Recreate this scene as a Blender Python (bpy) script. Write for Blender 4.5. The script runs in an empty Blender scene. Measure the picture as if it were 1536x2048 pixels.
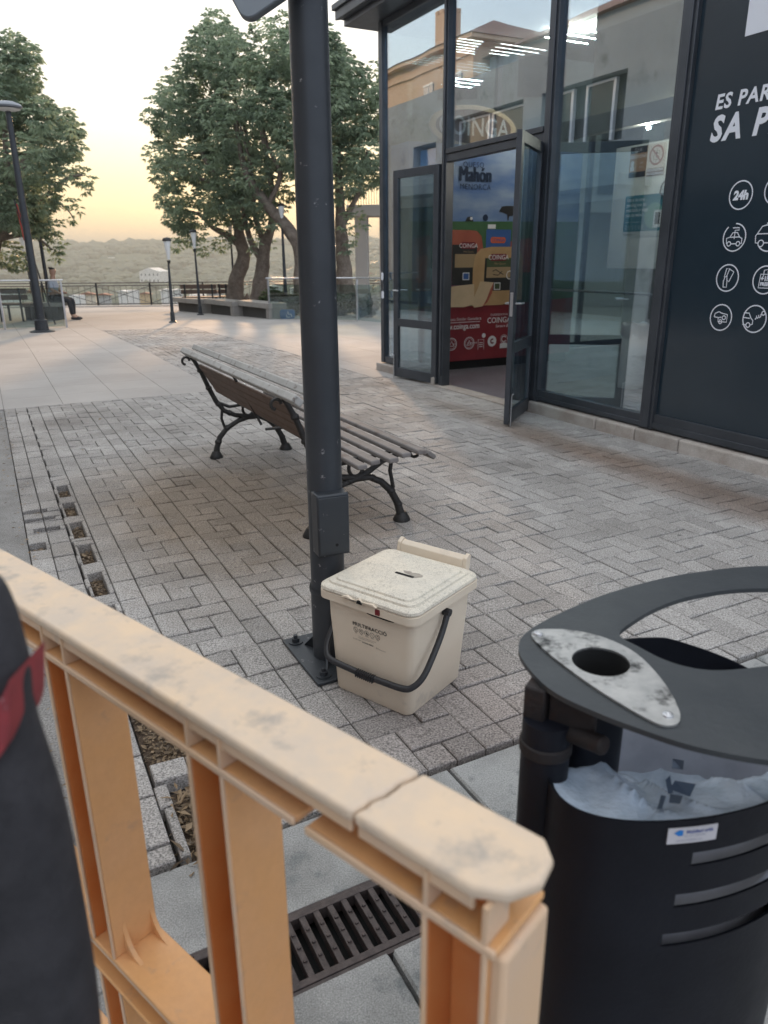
import bpy, bmesh, math, random
import numpy as np
from mathutils import Vector, Matrix, noise
random.seed(7); rng = np.random.default_rng(11)
R = math.radians
S = bpy.context.scene
# ------------------------------------------------------------------ camera
HC = 1.4; PITCH = R(19.0); ROLL = R(0.43); FPX = 1480.0
cam_d = bpy.data.cameras.new('camera'); cam = bpy.data.objects.new('camera', cam_d); S.collection.objects.link(cam)
S.camera = cam
cam_d.sensor_fit = 'VERTICAL'; cam_d.sensor_height = 36.0; cam_d.lens = 36.0*FPX/2048
cam_d.clip_start = 0.02; cam_d.clip_end = 6000
fw = Vector((0, math.cos(PITCH), -math.sin(PITCH))); dn = Vector((0, -math.sin(PITCH), -math.cos(PITCH))); rt = Vector((1, 0, 0))
cr = rt*math.cos(ROLL)+dn*math.sin(ROLL); cd = -rt*math.sin(ROLL)+dn*math.cos(ROLL)
M = Matrix((cr, -cd, -fw)).transposed().to_4x4(); M.translation = (0, 0, HC); cam.matrix_world = M
cam_d.dof.use_dof = True; cam_d.dof.focus_distance = 2.5; cam_d.dof.aperture_fstop = 6.0
S.render.resolution_x = 768; S.render.resolution_y = 1024
# ------------------------------------------------------------------ light
SUN_AZ = R(8.0)      # degrees left of +Y
SUN_EL = R(9.0)
w = bpy.data.worlds.new('World'); S.world = w; w.use_nodes = True
nt = w.node_tree; bg = nt.nodes['Background']
sky = nt.nodes.new('ShaderNodeTexSky'); sky.sky_type = 'NISHITA'; sky.sun_disc = False
sky.sun_elevation = SUN_EL; sky.sun_rotation = -SUN_AZ
sky.air_density = 1.0; sky.dust_density = 1.0; sky.ozone_density = 1.0
# thin high overcast that evens the sky out: colour by height, warmer towards the sun
geo = nt.nodes.new('ShaderNodeTexCoord'); sep = nt.nodes.new('ShaderNodeSeparateXYZ'); nt.links.new(geo.outputs['Generated'], sep.inputs[0])
def sky_ramp(stops):
    r_ = nt.nodes.new('ShaderNodeValToRGB'); e = r_.color_ramp.elements
    e[0].position = stops[0][0]; e[0].color = (*stops[0][1], 1); e[1].position = stops[-1][0]; e[1].color = (*stops[-1][1], 1)
    for p_, c_ in stops[1:-1]:
        q_ = e.new(p_); q_.color = (*c_, 1)
    nt.links.new(sep.outputs['Z'], r_.inputs[0]); return r_.outputs[0]
ra = sky_ramp([(0, (.92, .55, .27)), (.03, (.92, .60, .29)), (.09, (.92, .74, .42)), (.17, (.90, .85, .74)), (.30, (.74, .79, .82)), (.5, (.85, .89, .95)), (1, (.98, 1.0, 1.0))])
rb = sky_ramp([(0, (.44, .44, .50)), (.06, (.50, .54, .64)), (.17, (.55, .64, .80)), (.5, (.72, .80, .95)), (1, (.98, 1.0, 1.0))])
dt = nt.nodes.new('ShaderNodeVectorMath'); dt.operation = 'DOT_PRODUCT'; nt.links.new(geo.outputs['Generated'], dt.inputs[0]); dt.inputs[1].default_value = (-math.sin(SUN_AZ), math.cos(SUN_AZ), 0)
mr_ = nt.nodes.new('ShaderNodeMapRange'); mr_.interpolation_type = 'SMOOTHSTEP'; mr_.inputs[1].default_value = -.2; mr_.inputs[2].default_value = .85; nt.links.new(dt.outputs['Value'], mr_.inputs[0])
mx_ = nt.nodes.new('ShaderNodeMix'); mx_.data_type = 'RGBA'; nt.links.new(mr_.outputs[0], mx_.inputs[0]); nt.links.new(rb, mx_.inputs[6]); nt.links.new(ra, mx_.inputs[7])
ad_ = nt.nodes.new('ShaderNodeMix'); ad_.data_type = 'RGBA'; ad_.blend_type = 'ADD'; ad_.inputs[0].default_value = .012
nt.links.new(mx_.outputs[2], ad_.inputs[6]); nt.links.new(sky.outputs[0], ad_.inputs[7])
nt.links.new(ad_.outputs[2], bg.inputs[0]); bg.inputs[1].default_value = .80
sun_d = bpy.data.lights.new('sun', 'SUN'); sun_d.energy = 2.4; sun_d.angle = R(2.5); sun_d.color = (1.0, .62, .34)
sun = bpy.data.objects.new('sun', sun_d); S.collection.objects.link(sun)
sd = Vector((-math.sin(SUN_AZ)*math.cos(SUN_EL), math.cos(SUN_AZ)*math.cos(SUN_EL), math.sin(SUN_EL)))
sun.rotation_euler = sd.to_track_quat('Z', 'Y').to_euler()
S.view_settings.view_transform = 'Standard'; S.view_settings.look = 'None'
S.view_settings.exposure = 1.02; S.view_settings.gamma = 1.0
# ------------------------------------------------------------------ helpers
def ray(x, y):
    a = (x-768)/FPX; b = (y-1024)/FPX
    v = fw + cr*a + cd*b
    return v
def AP(x, y, Y):                 # point on a sight line at ground distance Y
    v = ray(x, y); return Vector((0, 0, HC)) + v*(Y/v.y)
def gz(y): return -0.018*max(0.0, y-12.0)
def GP(x, y):                    # point where a sight line meets the plaza
    v = ray(x, y); lo, hi = .3, 500
    for i in range(50):
        m = (lo+hi)/2
        if HC+v.z/v.y*m > gz(m): lo = m
        else: hi = m
    return Vector((v.x/v.y*m, m, gz(m)))
P0 = Vector((0.027, 9.745, 0)); U = Vector((.460, -.888, 0)).normalized(); N = Vector((-U.y*-1, -U.x, 0))
N = Vector((U.y, -U.x, 0));   # outward from the facade: (-.888,-.46)
FANG = math.atan2(U.y, U.x)
def FW(s, d, z=0): return P0 + U*s + N*d + Vector((0, 0, z))

def tag(o, label=None, cat=None, group=None, kind=None):
    if label: o['label'] = label
    if cat: o['category'] = cat
    if group: o['group'] = group
    if kind: o['kind'] = kind
    return o
def empty(name, loc=(0, 0, 0), rz=0.0, label=None, cat=None, group=None):
    o = bpy.data.objects.new(name, None); S.collection.objects.link(o)
    o.location = loc; o.rotation_euler = (0, 0, rz); o.empty_display_size = .1
    return tag(o, label, cat, group)
def copy_tree(o, parent=None):
    c = o.copy(); S.collection.objects.link(c); c.parent = parent
    for ch in [x for x in S.collection.objects if x.parent == o]: copy_tree(ch, c)
    return c
class MB:
    def __init__(s): s.v = []; s.f = []; s.m = []
    def add(s, vs, fs, mi=0):
        b = len(s.v); s.v += [tuple(v) for v in vs]; s.f += [tuple(i+b for i in f) for f in fs]; s.m += [mi]*len(fs); return s
    def box(s, x0, x1, y0, y1, z0, z1, mi=0):
        vs = [(x, y, z) for z in (z0, z1) for y in (y0, y1) for x in (x0, x1)]
        return s.add(vs, [(0, 2, 3, 1), (4, 5, 7, 6), (0, 1, 5, 4), (2, 6, 7, 3), (0, 4, 6, 2), (1, 3, 7, 5)], mi)
    def obox(s, c, sz, rz=0, mi=0, M=None):
        vs = [Vector((x*sz[0]/2, y*sz[1]/2, z*sz[2]/2)) for z in (-1, 1) for y in (-1, 1) for x in (-1, 1)]
        m = M if M else Matrix.Rotation(rz, 3, 'Z')
        vs = [m @ v + Vector(c) for v in vs]
        return s.add(vs, [(0, 2, 3, 1), (4, 5, 7, 6), (0, 1, 5, 4), (2, 6, 7, 3), (0, 4, 6, 2), (1, 3, 7, 5)], mi)
    def prism(s, pts, a0, a1, axis='z', mi=0):   # polygon (2D) extruded; axis = extrusion axis
        n = len(pts)
        def P(p, a):
            return {'z': (p[0], p[1], a), 'y': (p[0], a, p[1]), 'x': (a, p[0], p[1])}[axis]
        vs = [P(p, a0) for p in pts]+[P(p, a1) for p in pts]
        fs = [tuple(range(n))[::-1], tuple(range(n, 2*n))]+[(i, (i+1) % n, n+(i+1) % n, n+i) for i in range(n)]
        return s.add(vs, fs, mi)
    def tube(s, path, rad, seg=10, mi=0, cap=True, flat=1.0, closed=False):
        path = [Vector(p) for p in path]; n = len(path)
        if not hasattr(rad, '__len__'): rad = [rad]*n
        vs = []; up = Vector((0, 0, 1)); prev = None
        for i, p in enumerate(path):
            if closed: t = path[(i+1) % n]-path[i-1]
            else: t = path[min(i+1, n-1)]-path[max(i-1, 0)]
            t.normalize()
            if prev is None:
                a = up if abs(t.dot(up)) < .9 else Vector((1, 0, 0))
                x = t.cross(a).normalized()
            else:
                x = (prev - t*prev.dot(t)).normalized()
            prev = x; y = t.cross(x)
            for k in range(seg):
                th = 2*math.pi*k/seg
                vs.append(p + x*math.cos(th)*rad[i] + y*math.sin(th)*rad[i]*flat)
        fs = []
        for i in range(n if closed else n-1):
            j = (i+1) % n
            for k in range(seg):
                k2 = (k+1) % seg
                fs.append((i*seg+k, i*seg+k2, j*seg+k2, j*seg+k))
        if cap and not closed: fs += [tuple(range(seg))[::-1], tuple(range((n-1)*seg, n*seg))]
        return s.add(vs, fs, mi)
    def lathe(s, prof, c=(0, 0, 0), seg=32, mi=0, cap=False):
        vs = []; n = len(prof)
        for r_, z in prof:
            for k in range(seg):
                a = 2*math.pi*k/seg; vs.append((c[0]+r_*math.cos(a), c[1]+r_*math.sin(a), c[2]+z))
        fs = [(i*seg+k, i*seg+(k+1) % seg, (i+1)*seg+(k+1) % seg, (i+1)*seg+k) for i in range(n-1) for k in range(seg)]
        if cap: fs += [tuple(range(seg))[::-1], tuple(range((n-1)*seg, n*seg))]
        return s.add(vs, fs, mi)
    def cyl(s, c, r_, z0, z1, seg=24, mi=0): return s.lathe([(r_, z0), (r_, z1)], c, seg, mi, True)
    def build(s, name, mats, parent=None, bevel=0, smooth=35, bseg=2, loc=None):
        me = bpy.data.meshes.new(name); me.from_pydata(s.v, [], s.f)
        mats = mats if isinstance(mats, (list, tuple)) else [mats]
        for m in mats: me.materials.append(m)
        me.polygons.foreach_set('material_index', s.m)
        bm = bmesh.new(); bm.from_mesh(me); bmesh.ops.recalc_face_normals(bm, faces=bm.faces)
        if smooth:
            for f in bm.faces: f.smooth = True
            for e in bm.edges:
                if len(e.link_faces) != 2 or e.calc_face_angle(0) > R(smooth): e.smooth = False
        bm.to_mesh(me); bm.free()
        o = bpy.data.objects.new(name, me); S.collection.objects.link(o)
        if parent: o.parent = parent
        if loc: o.location = loc
        if bevel:
            b = o.modifiers.new('bevel', 'BEVEL'); b.width = bevel; b.segments = bseg; b.limit_method = 'ANGLE'; b.angle_limit = R(40)
            b.harden_normals = False
        return o
def text_data(txt, size, bold=0.0, shear=0.0, align='LEFT', spacing=1.0, xs=1.0):
    cu = bpy.data.curves.new('t', 'FONT'); cu.body = txt; cu.size = size; cu.offset = bold; cu.shear = shear
    cu.align_x = align; cu.space_character = spacing; cu.resolution_u = 3
    o = bpy.data.objects.new('t', cu); S.collection.objects.link(o)
    bpy.context.view_layer.update()
    me = bpy.data.meshes.new_from_object(o.evaluated_get(bpy.context.evaluated_depsgraph_get()))
    vs = [(v.co.x*xs, v.co.y) for v in me.vertices]; fs = [tuple(p.vertices) for p in me.polygons]
    bpy.data.objects.remove(o); bpy.data.curves.remove(cu); bpy.data.meshes.remove(me)
    return vs, fs
def put_text(mb, txt, size, fn, mi=0, **k):    # fn maps (x,y) of the lettering to 3D
    vs, fs = text_data(txt, size, **k)
    mb.add([fn(x, y) for x, y in vs], fs, mi)
def stroke(mb, pts, wd, fn, closed=False, mi=0):  # ribbon along a polyline in the plane
    pts = [Vector(p) for p in pts]; n = len(pts)
    L, Rr = [], []
    for i, p in enumerate(pts):
        a = pts[(i-1) % n] if (closed or i > 0) else p; b = pts[(i+1) % n] if (closed or i < n-1) else p
        t = (b-a); t = t.normalized() if t.length > 1e-9 else Vector((1, 0))
        nn = Vector((-t.y, t.x))*wd/2
        L.append(p+nn); Rr.append(p-nn)
    vs = [fn(*p) for p in L]+[fn(*p) for p in Rr]
    mb.add(vs, [(i, (i+1) % n, n+(i+1) % n, n+i) for i in range(n if closed else n-1)], mi)
def circ(cx, cy, r_, n=28, a0=0, a1=360): 
    full = abs(a1-a0) >= 360
    return [(cx+r_*math.cos(R(a0+(a1-a0)*i/(n if full else n-1))), cy+r_*math.sin(R(a0+(a1-a0)*i/(n if full else n-1)))) for i in range(n)]
def disc(mb, pts, fn, mi=0): mb.add([fn(*p) for p in pts], [tuple(range(len(pts)))], mi)
def rrect(x0, y0, x1, y1, r_, n=5):
    o = []
    for cx, cy, a in ((x1-r_, y1-r_, 0), (x0+r_, y1-r_, 90), (x0+r_, y0+r_, 180), (x1-r_, y0+r_, 270)):
        o += [(cx+r_*math.cos(R(a+90*i/n)), cy+r_*math.sin(R(a+90*i/n))) for i in range(n+1)]
    return o
# ------------------------------------------------------------------ materials
def mat(name, col, rough=.6, metal=0.0, col2=None, scale=8.0, detail=4, lo=.35, hi=.65, bump=0.0, bscale=None, tint=None, spec=.5,
        grain=0.0, gscale=300.0, emit=None, coat=0.0, wear=None, rvar=0.0, crack=None):
    m = bpy.data.materials.new(name); m.use_nodes = True; nt = m.node_tree; N_ = nt.nodes; Lk = nt.links
    b = N_['Principled BSDF']; b.inputs['Roughness'].default_value = rough; b.inputs['Metallic'].default_value = metal
    b.inputs['Specular IOR Level'].default_value = spec
    if coat: b.inputs['Coat Weight'].default_value = coat; b.inputs['Coat Roughness'].default_value = .1
    tc = N_.new('ShaderNodeTexCoord')
    def nz(sc, de=4):
        n_ = N_.new('ShaderNodeTexNoise'); n_.inputs['Scale'].default_value = sc; n_.inputs['Detail'].default_value = de
        n_.inputs['Roughness'].default_value = .65; Lk.new(tc.outputs['Object'], n_.inputs['Vector']); return n_.outputs['Fac']
    def ramp(src, a, b_):
        r_ = N_.new('ShaderNodeMapRange'); r_.inputs[1].default_value = a; r_.inputs[2].default_value = b_; Lk.new(src, r_.inputs[0]); return r_.outputs[0]
    def mix(fac, A, B_, bt='MIX'):
        x = N_.new('ShaderNodeMix'); x.data_type = 'RGBA'; x.blend_type = bt
        for s_, v in ((x.inputs[0], fac), (x.inputs[6], A), (x.inputs[7], B_)):
            if hasattr(v, 'is_linked') or hasattr(v, 'links'): Lk.new(v, s_)
            elif isinstance(v, (int, float)): s_.default_value = v
            else: s_.default_value = (*v, 1)
        return x.outputs[2]
    c = None
    if col2: c = mix(ramp(nz(scale, detail), lo, hi), col, col2)
    if wear:   # (colour, scale, lo, hi)
        c = mix(ramp(nz(wear[1], 6), wear[2], wear[3]), c if c else col, wear[0])
    if crack:
        vo = N_.new('ShaderNodeTexVoronoi'); vo.feature = 'DISTANCE_TO_EDGE'; vo.inputs['Scale'].default_value = crack[1]
        dv = N_.new('ShaderNodeMix'); dv.data_type = 'RGBA'; dv.inputs[0].default_value = .02; nn = N_.new('ShaderNodeTexNoise'); nn.inputs['Scale'].default_value = crack[1]*.8; Lk.new(tc.outputs['Object'], nn.inputs['Vector'])
        Lk.new(tc.outputs['Object'], dv.inputs[6]); Lk.new(nn.outputs['Color'], dv.inputs[7]); Lk.new(dv.outputs[2], vo.inputs['Vector'])
        rr_ = N_.new('ShaderNodeMapRange'); rr_.inputs[1].default_value = 0; rr_.inputs[2].default_value = crack[2]; rr_.inputs[3].default_value = crack[3]; rr_.inputs[4].default_value = 0; Lk.new(vo.outputs['Distance'], rr_.inputs[0])
        mm_ = N_.new('ShaderNodeMath'); mm_.operation = 'MULTIPLY'; Lk.new(rr_.outputs[0], mm_.inputs[0]); Lk.new(ramp(nz(crack[1]*.12, 4), .35, .6), mm_.inputs[1])
        c = mix(mm_.outputs[0], c if c else col, crack[0])
    if tint:
        at = N_.new('ShaderNodeAttribute'); at.attribute_name = 'tint'
        r_ = N_.new('ShaderNodeMapRange'); r_.inputs[3].default_value = 1-tint; r_.inputs[4].default_value = 1+tint; Lk.new(at.outputs['Fac'], r_.inputs[0])
        cc = N_.new('ShaderNodeCombineColor')
        for i in range(3): Lk.new(r_.outputs[0], cc.inputs[i])
        c = mix(1.0, c if c else col, cc.outputs[0], 'MULTIPLY')
    if grain:
        g = ramp(nz(gscale, 2), .3, .7)
        r_ = N_.new('ShaderNodeMapRange'); r_.inputs[3].default_value = 1-grain; r_.inputs[4].default_value = 1+grain; Lk.new(g, r_.inputs[0])
        cc = N_.new('ShaderNodeCombineColor')
        for i in range(3): Lk.new(r_.outputs[0], cc.inputs[i])
        c = mix(1.0, c if c else col, cc.outputs[0], 'MULTIPLY')
    if c: Lk.new(c, b.inputs['Base Color'])
    else: b.inputs['Base Color'].default_value = (*col, 1)
    if rvar:
        r_ = N_.new('ShaderNodeMapRange'); r_.inputs[3].default_value = rough-rvar; r_.inputs[4].default_value = rough+rvar
        Lk.new(nz(scale*2.3), r_.inputs[0]); Lk.new(r_.outputs[0], b.inputs['Roughness'])
    if bump:
        bp = N_.new('ShaderNodeBump'); bp.inputs['Strength'].default_value = 1.0; bp.inputs['Distance'].default_value = bump
        Lk.new(nz(bscale or scale*4, 5), bp.inputs['Height']); Lk.new(bp.outputs[0], b.inputs['Normal'])
    if emit:
        b.inputs['Emission Color'].default_value = (*emit[0], 1); b.inputs['Emission Strength'].default_value = emit[1]
    return m
def glass_mat(name, tintc, refl, rough=0.0):
    m = bpy.data.materials.new(name); m.use_nodes = True; nt = m.node_tree; nt.nodes.clear(); N_ = nt.nodes; Lk = nt.links
    o = N_.new('ShaderNodeOutputMaterial'); t = N_.new('ShaderNodeBsdfTransparent'); t.inputs[0].default_value = (*tintc, 1)
    g = N_.new('ShaderNodeBsdfGlossy'); g.inputs['Roughness'].default_value = rough; g.inputs[0].default_value = (.80, .90, 1.0, 1)
    tc = N_.new('ShaderNodeTexCoord'); ns = N_.new('ShaderNodeTexNoise'); ns.inputs['Scale'].default_value = 1.3; ns.inputs['Detail'].default_value = 1; Lk.new(tc.outputs['Object'], ns.inputs['Vector'])
    bp = N_.new('ShaderNodeBump'); bp.inputs['Strength'].default_value = 1; bp.inputs['Distance'].default_value = .0009; Lk.new(ns.outputs['Fac'], bp.inputs['Height']); Lk.new(bp.outputs[0], g.inputs['Normal'])
    lw = N_.new('ShaderNodeLayerWeight'); lw.inputs[0].default_value = .35
    r_ = N_.new('ShaderNodeMapRange'); r_.inputs[3].default_value = refl; r_.inputs[4].default_value = min(1, refl+.55)
    Lk.new(lw.outputs['Facing'], r_.inputs[0])
    mx = N_.new('ShaderNodeMixShader'); Lk.new(r_.outputs[0], mx.inputs[0]); Lk.new(t.outputs[0], mx.inputs[1]); Lk.new(g.outputs[0], mx.inputs[2])
    Lk.new(mx.outputs[0], o.inputs[0]); return m
def leaf_mat(name, c1, c2, trans=.35):
    m = bpy.data.materials.new(name); m.use_nodes = True; nt = m.node_tree; N_ = nt.nodes; Lk = nt.links
    b = N_['Principled BSDF']; b.inputs['Roughness'].default_value = .5; o = N_['Material Output']
    at = N_.new('ShaderNodeAttribute'); at.attribute_name = 'tint'
    x = N_.new('ShaderNodeMix'); x.data_type = 'RGBA'; x.inputs[6].default_value = (*c1, 1); x.inputs[7].default_value = (*c2, 1)
    Lk.new(at.outputs['Fac'], x.inputs[0]); Lk.new(x.outputs[2], b.inputs['Base Color'])
    t = N_.new('ShaderNodeBsdfTranslucent'); Lk.new(x.outputs[2], t.inputs[0])
    mx = N_.new('ShaderNodeMixShader'); mx.inputs[0].default_value = trans
    Lk.new(b.outputs[0], mx.inputs[1]); Lk.new(t.outputs[0], mx.inputs[2]); Lk.new(mx.outputs[0], o.inputs[0]); return m

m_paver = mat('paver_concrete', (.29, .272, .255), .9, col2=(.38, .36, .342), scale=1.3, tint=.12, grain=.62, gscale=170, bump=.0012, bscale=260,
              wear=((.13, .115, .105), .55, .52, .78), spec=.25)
def add_dark_spots(m, spots):
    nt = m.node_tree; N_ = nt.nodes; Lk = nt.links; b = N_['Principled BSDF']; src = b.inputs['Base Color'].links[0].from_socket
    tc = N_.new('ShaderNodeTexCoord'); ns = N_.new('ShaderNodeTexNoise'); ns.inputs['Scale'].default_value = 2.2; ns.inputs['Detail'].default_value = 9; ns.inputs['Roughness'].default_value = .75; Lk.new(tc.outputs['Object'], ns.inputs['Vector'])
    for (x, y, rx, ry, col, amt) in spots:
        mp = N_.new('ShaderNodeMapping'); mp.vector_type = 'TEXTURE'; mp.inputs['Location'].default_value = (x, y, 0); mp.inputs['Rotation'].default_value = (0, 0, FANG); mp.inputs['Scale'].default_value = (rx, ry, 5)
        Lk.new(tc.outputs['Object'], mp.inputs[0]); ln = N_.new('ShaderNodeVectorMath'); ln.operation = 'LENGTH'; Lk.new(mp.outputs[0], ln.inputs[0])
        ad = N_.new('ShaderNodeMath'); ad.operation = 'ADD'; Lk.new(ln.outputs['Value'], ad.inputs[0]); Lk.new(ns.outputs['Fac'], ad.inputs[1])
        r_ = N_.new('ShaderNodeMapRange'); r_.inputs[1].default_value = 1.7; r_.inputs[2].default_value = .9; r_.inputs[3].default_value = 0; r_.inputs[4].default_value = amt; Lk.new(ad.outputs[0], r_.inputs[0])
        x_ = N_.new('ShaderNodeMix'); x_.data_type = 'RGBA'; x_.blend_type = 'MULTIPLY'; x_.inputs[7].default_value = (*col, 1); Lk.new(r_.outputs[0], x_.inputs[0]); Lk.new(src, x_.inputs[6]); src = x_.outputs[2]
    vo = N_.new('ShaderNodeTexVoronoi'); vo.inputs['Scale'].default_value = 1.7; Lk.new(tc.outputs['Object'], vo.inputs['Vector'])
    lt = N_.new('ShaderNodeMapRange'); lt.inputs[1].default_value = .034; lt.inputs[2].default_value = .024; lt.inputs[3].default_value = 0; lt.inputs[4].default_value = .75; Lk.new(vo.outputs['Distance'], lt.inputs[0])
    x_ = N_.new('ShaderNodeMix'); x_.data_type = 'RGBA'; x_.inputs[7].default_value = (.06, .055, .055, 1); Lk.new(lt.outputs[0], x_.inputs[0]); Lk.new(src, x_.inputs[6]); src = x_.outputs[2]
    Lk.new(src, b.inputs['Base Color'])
add_dark_spots(m_paver, [(-.95, 4.2, 1.5, .9, (.62, .52, .42), .95), (.25, 2.0, .5, .4, (.66, .58, .56), .6), (1.3, 6.0, 2.2, .22, (.70, .60, .52), .7), (2.0, 4.4, 2.2, .26, (.72, .60, .53), .8)])  # browner, darker patches under the bench, by the bin and along the kerb
m_slab = mat('pavement_concrete', (.335, .31, .29), .85, col2=(.40, .375, .355), scale=.5, tint=.035, grain=.12, gscale=150, bump=.0006, bscale=120, spec=.3)
m_joint = mat('joint_sand', (.035, .03, .027), .95, col2=(.075, .062, .052), scale=30, grain=.4, gscale=400, bump=.003, bscale=90)
m_soil = mat('leaf_litter_soil', (.07, .045, .03), .95, col2=(.13, .09, .06), scale=60, grain=.5, gscale=500, bump=.01, bscale=120)
m_slabnear = mat('cast_concrete', (.24, .24, .23), .8, col2=(.34, .34, .33), scale=3.2, grain=.35, gscale=260, bump=.0015, bscale=150, lo=.4, hi=.6,
                 wear=((.17, .18, .18), 7, .56, .66), tint=.08)
m_kerb = mat('kerb_stone', (.46, .42, .38), .8, col2=(.34, .29, .25), scale=5, grain=.2, gscale=200, bump=.002, bscale=60, tint=.12)
m_frame = mat('dark_aluminium', (.055, .062, .072), .38, .35, col2=(.075, .082, .095), scale=3, rvar=.08, wear=((.11, .115, .125), 25, .66, .78))
m_pole = mat('painted_steel_pole', (.030, .034, .040), .42, .2, col2=(.042, .047, .054), scale=3, bump=.0008, bscale=14, rvar=.08,
             wear=((.22, .22, .22), 30, .655, .70))
m_iron = mat('cast_iron', (.022, .021, .021), .55, .3, col2=(.04, .036, .033), scale=20, bump=.0025, bscale=70, rvar=.1)
m_wood = mat('weathered_wood', (.16, .145, .135), .75, col2=(.22, .20, .19), scale=4, bump=.0008, bscale=60,
             wear=((.10, .07, .055), 9, .55, .75))
m_woodtop = mat('bleached_chipped_wood', (.42, .41, .39), .75, col2=(.34, .33, .31), scale=10, bump=.0008, bscale=60, wear=((.15, .12, .10), 22, .57, .66))
m_woodb = mat('brown_wood', (.11, .070, .050), .7, col2=(.15, .10, .075), scale=12, bump=.001, bscale=40)
m_bin = mat('cream_plastic', (.70, .59, .46), .42, col2=(.73, .63, .50), scale=3, bump=.0004, bscale=250, wear=((.48, .42, .35), 9, .60, .80))
m_lid = mat('dirty_cream_plastic', (.74, .67, .55), .6, col2=(.66, .61, .52), scale=6, bump=.0012, bscale=150, grain=.12, gscale=320,
            wear=((.52, .47, .38), 60, .52, .75), crack=((.22, .19, .15), 95, .055, .75))
m_black = mat('black_plastic', (.02, .02, .023), .4, rvar=.08, scale=4)
m_ink = mat('black_ink', (.02, .018, .018), .6)
m_greyink = mat('grey_ink', (.06, .05, .05), .6)
m_red = mat('red_plastic', (.16, .01, .015), .4)
m_hole = mat('black_void', (.006, .006, .006), .9)
m_oside = mat('orange_plastic', (.68, .35, .135), .42, col2=(.66, .36, .17), scale=4, bump=.0008, bscale=60, grain=.03, gscale=80, wear=((.40, .27, .18), 18, .60, .8))
m_otop = mat('bleached_orange_plastic', (.71, .53, .36), .6, col2=(.58, .47, .37), scale=12, bump=.0009, bscale=80, wear=((.34, .30, .26), 19, .54, .74), rvar=.1)
m_odeep = mat('deep_orange_plastic', (.55, .165, .04), .45, col2=(.60, .23, .075), scale=7)
m_oface = mat('faded_orange_plastic', (.68, .45, .27), .5, col2=(.64, .45, .31), scale=9, wear=((.40, .33, .27), 20, .58, .8))
m_steel = mat('dull_steel', (.55, .54, .52), .42, .8, col2=(.40, .40, .39), scale=30, wear=((.05, .05, .05), 26, .52, .66), rvar=.12)
m_chrome = mat('stainless_steel', (.62, .63, .65), .28, .9, col2=(.5, .5, .52), scale=8)
m_binplate = mat('bin_grey_paint', (.030, .035, .040), .42, .1, col2=(.042, .047, .051), scale=9, rvar=.1, bump=.0005, bscale=90,
                 wear=((.14, .10, .07), 12, .74, .82))
m_bindark = mat('bin_dark_paint', (.004, .0045, .008), .5, 0, col2=(.008, .009, .014), scale=6, rvar=.08, spec=.22, bump=.0004, bscale=120)
m_rust = mat('rusty_metal', (.018, .014, .014), .7, .2, col2=(.05, .022, .014), scale=14, lo=.5, hi=.8, bump=.002, bscale=90)
m_bag = mat('white_bin_liner', (.56, .64, .74), .16, col2=(.38, .46, .56), scale=14, bump=.006, bscale=30)
m_glass = glass_mat('window_glass', (.84, .90, .90), .27)
m_glassr = glass_mat('rail_glass', (.74, .80, .77), .06)
m_glassd = glass_mat('door_glass', (.74, .82, .80), .14)
m_panel = mat('dark_film_panel', (.017, .030, .042), .16, spec=.7, col2=(.020, .034, .047), scale=2)
m_white = mat('white_vinyl', (.75, .77, .82), .5)
m_wall_in = mat('interior_grey_wall', (.22, .22, .21), .8, col2=(.26, .26, .25), scale=2)
m_beige_in = mat('interior_beige_wall', (.50, .48, .40), .8)
m_board = mat('white_board', (.74, .79, .79), .5, col2=(.70, .75, .75), scale=2)
m_floor_in = mat('interior_floor_tile', (.13, .125, .14), .35, col2=(.18, .17, .19), scale=1.5, rvar=.05)
m_trunk = mat('tree_bark', (.13, .10, .08), .9, col2=(.24, .195, .155), scale=6, bump=.03, bscale=14, grain=.25, gscale=40)
m_leaf = leaf_mat('tree_leaves', (.19, .25, .17), (.36, .44, .29), .55)
m_leaf2 = leaf_mat('shrub_leaves', (.05, .075, .03), (.12, .15, .06), .3)
m_stone = mat('bench_stone', (.33, .31, .28), .85, col2=(.26, .24, .22), scale=4, grain=.2, gscale=60)
m_dark = mat('dark_metal', (.03, .032, .035), .5, .3)
m_lampglass = mat('frosted_lamp_glass', (.70, .70, .68), .35, spec=.4)
m_concrete_b = mat('stained_render', (.34, .345, .34), .85, col2=(.27, .275, .275), scale=.7, wear=((.13, .135, .13), 1.6, .56, .74))
m_peach = mat('peach_render', (.72, .47, .30), .85, col2=(.66, .43, .28), scale=.5)
m_roof = mat('clay_roof_tile', (.30, .14, .09), .85, col2=(.20, .10, .07), scale=3, bump=.05, bscale=6)
m_whitewash = mat('whitewash', (.70, .68, .64), .8, col2=(.62, .60, .57), scale=1)
m_win = mat('dark_window', (.03, .035, .04), .15)
m_shut = mat('grey_shutter', (.25, .29, .28), .6)
m_alu = mat('white_window_frame', (.62, .62, .64), .5)
m_skinf = mat('skin', (.42, .25, .18), .6)
m_hair = mat('dark_hair', (.02, .016, .014), .6)
m_shirt = mat('pale_blue_shirt', (.36, .40, .46), .8)
m_trouser = mat('dark_trousers', (.03, .03, .035), .8)

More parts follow.
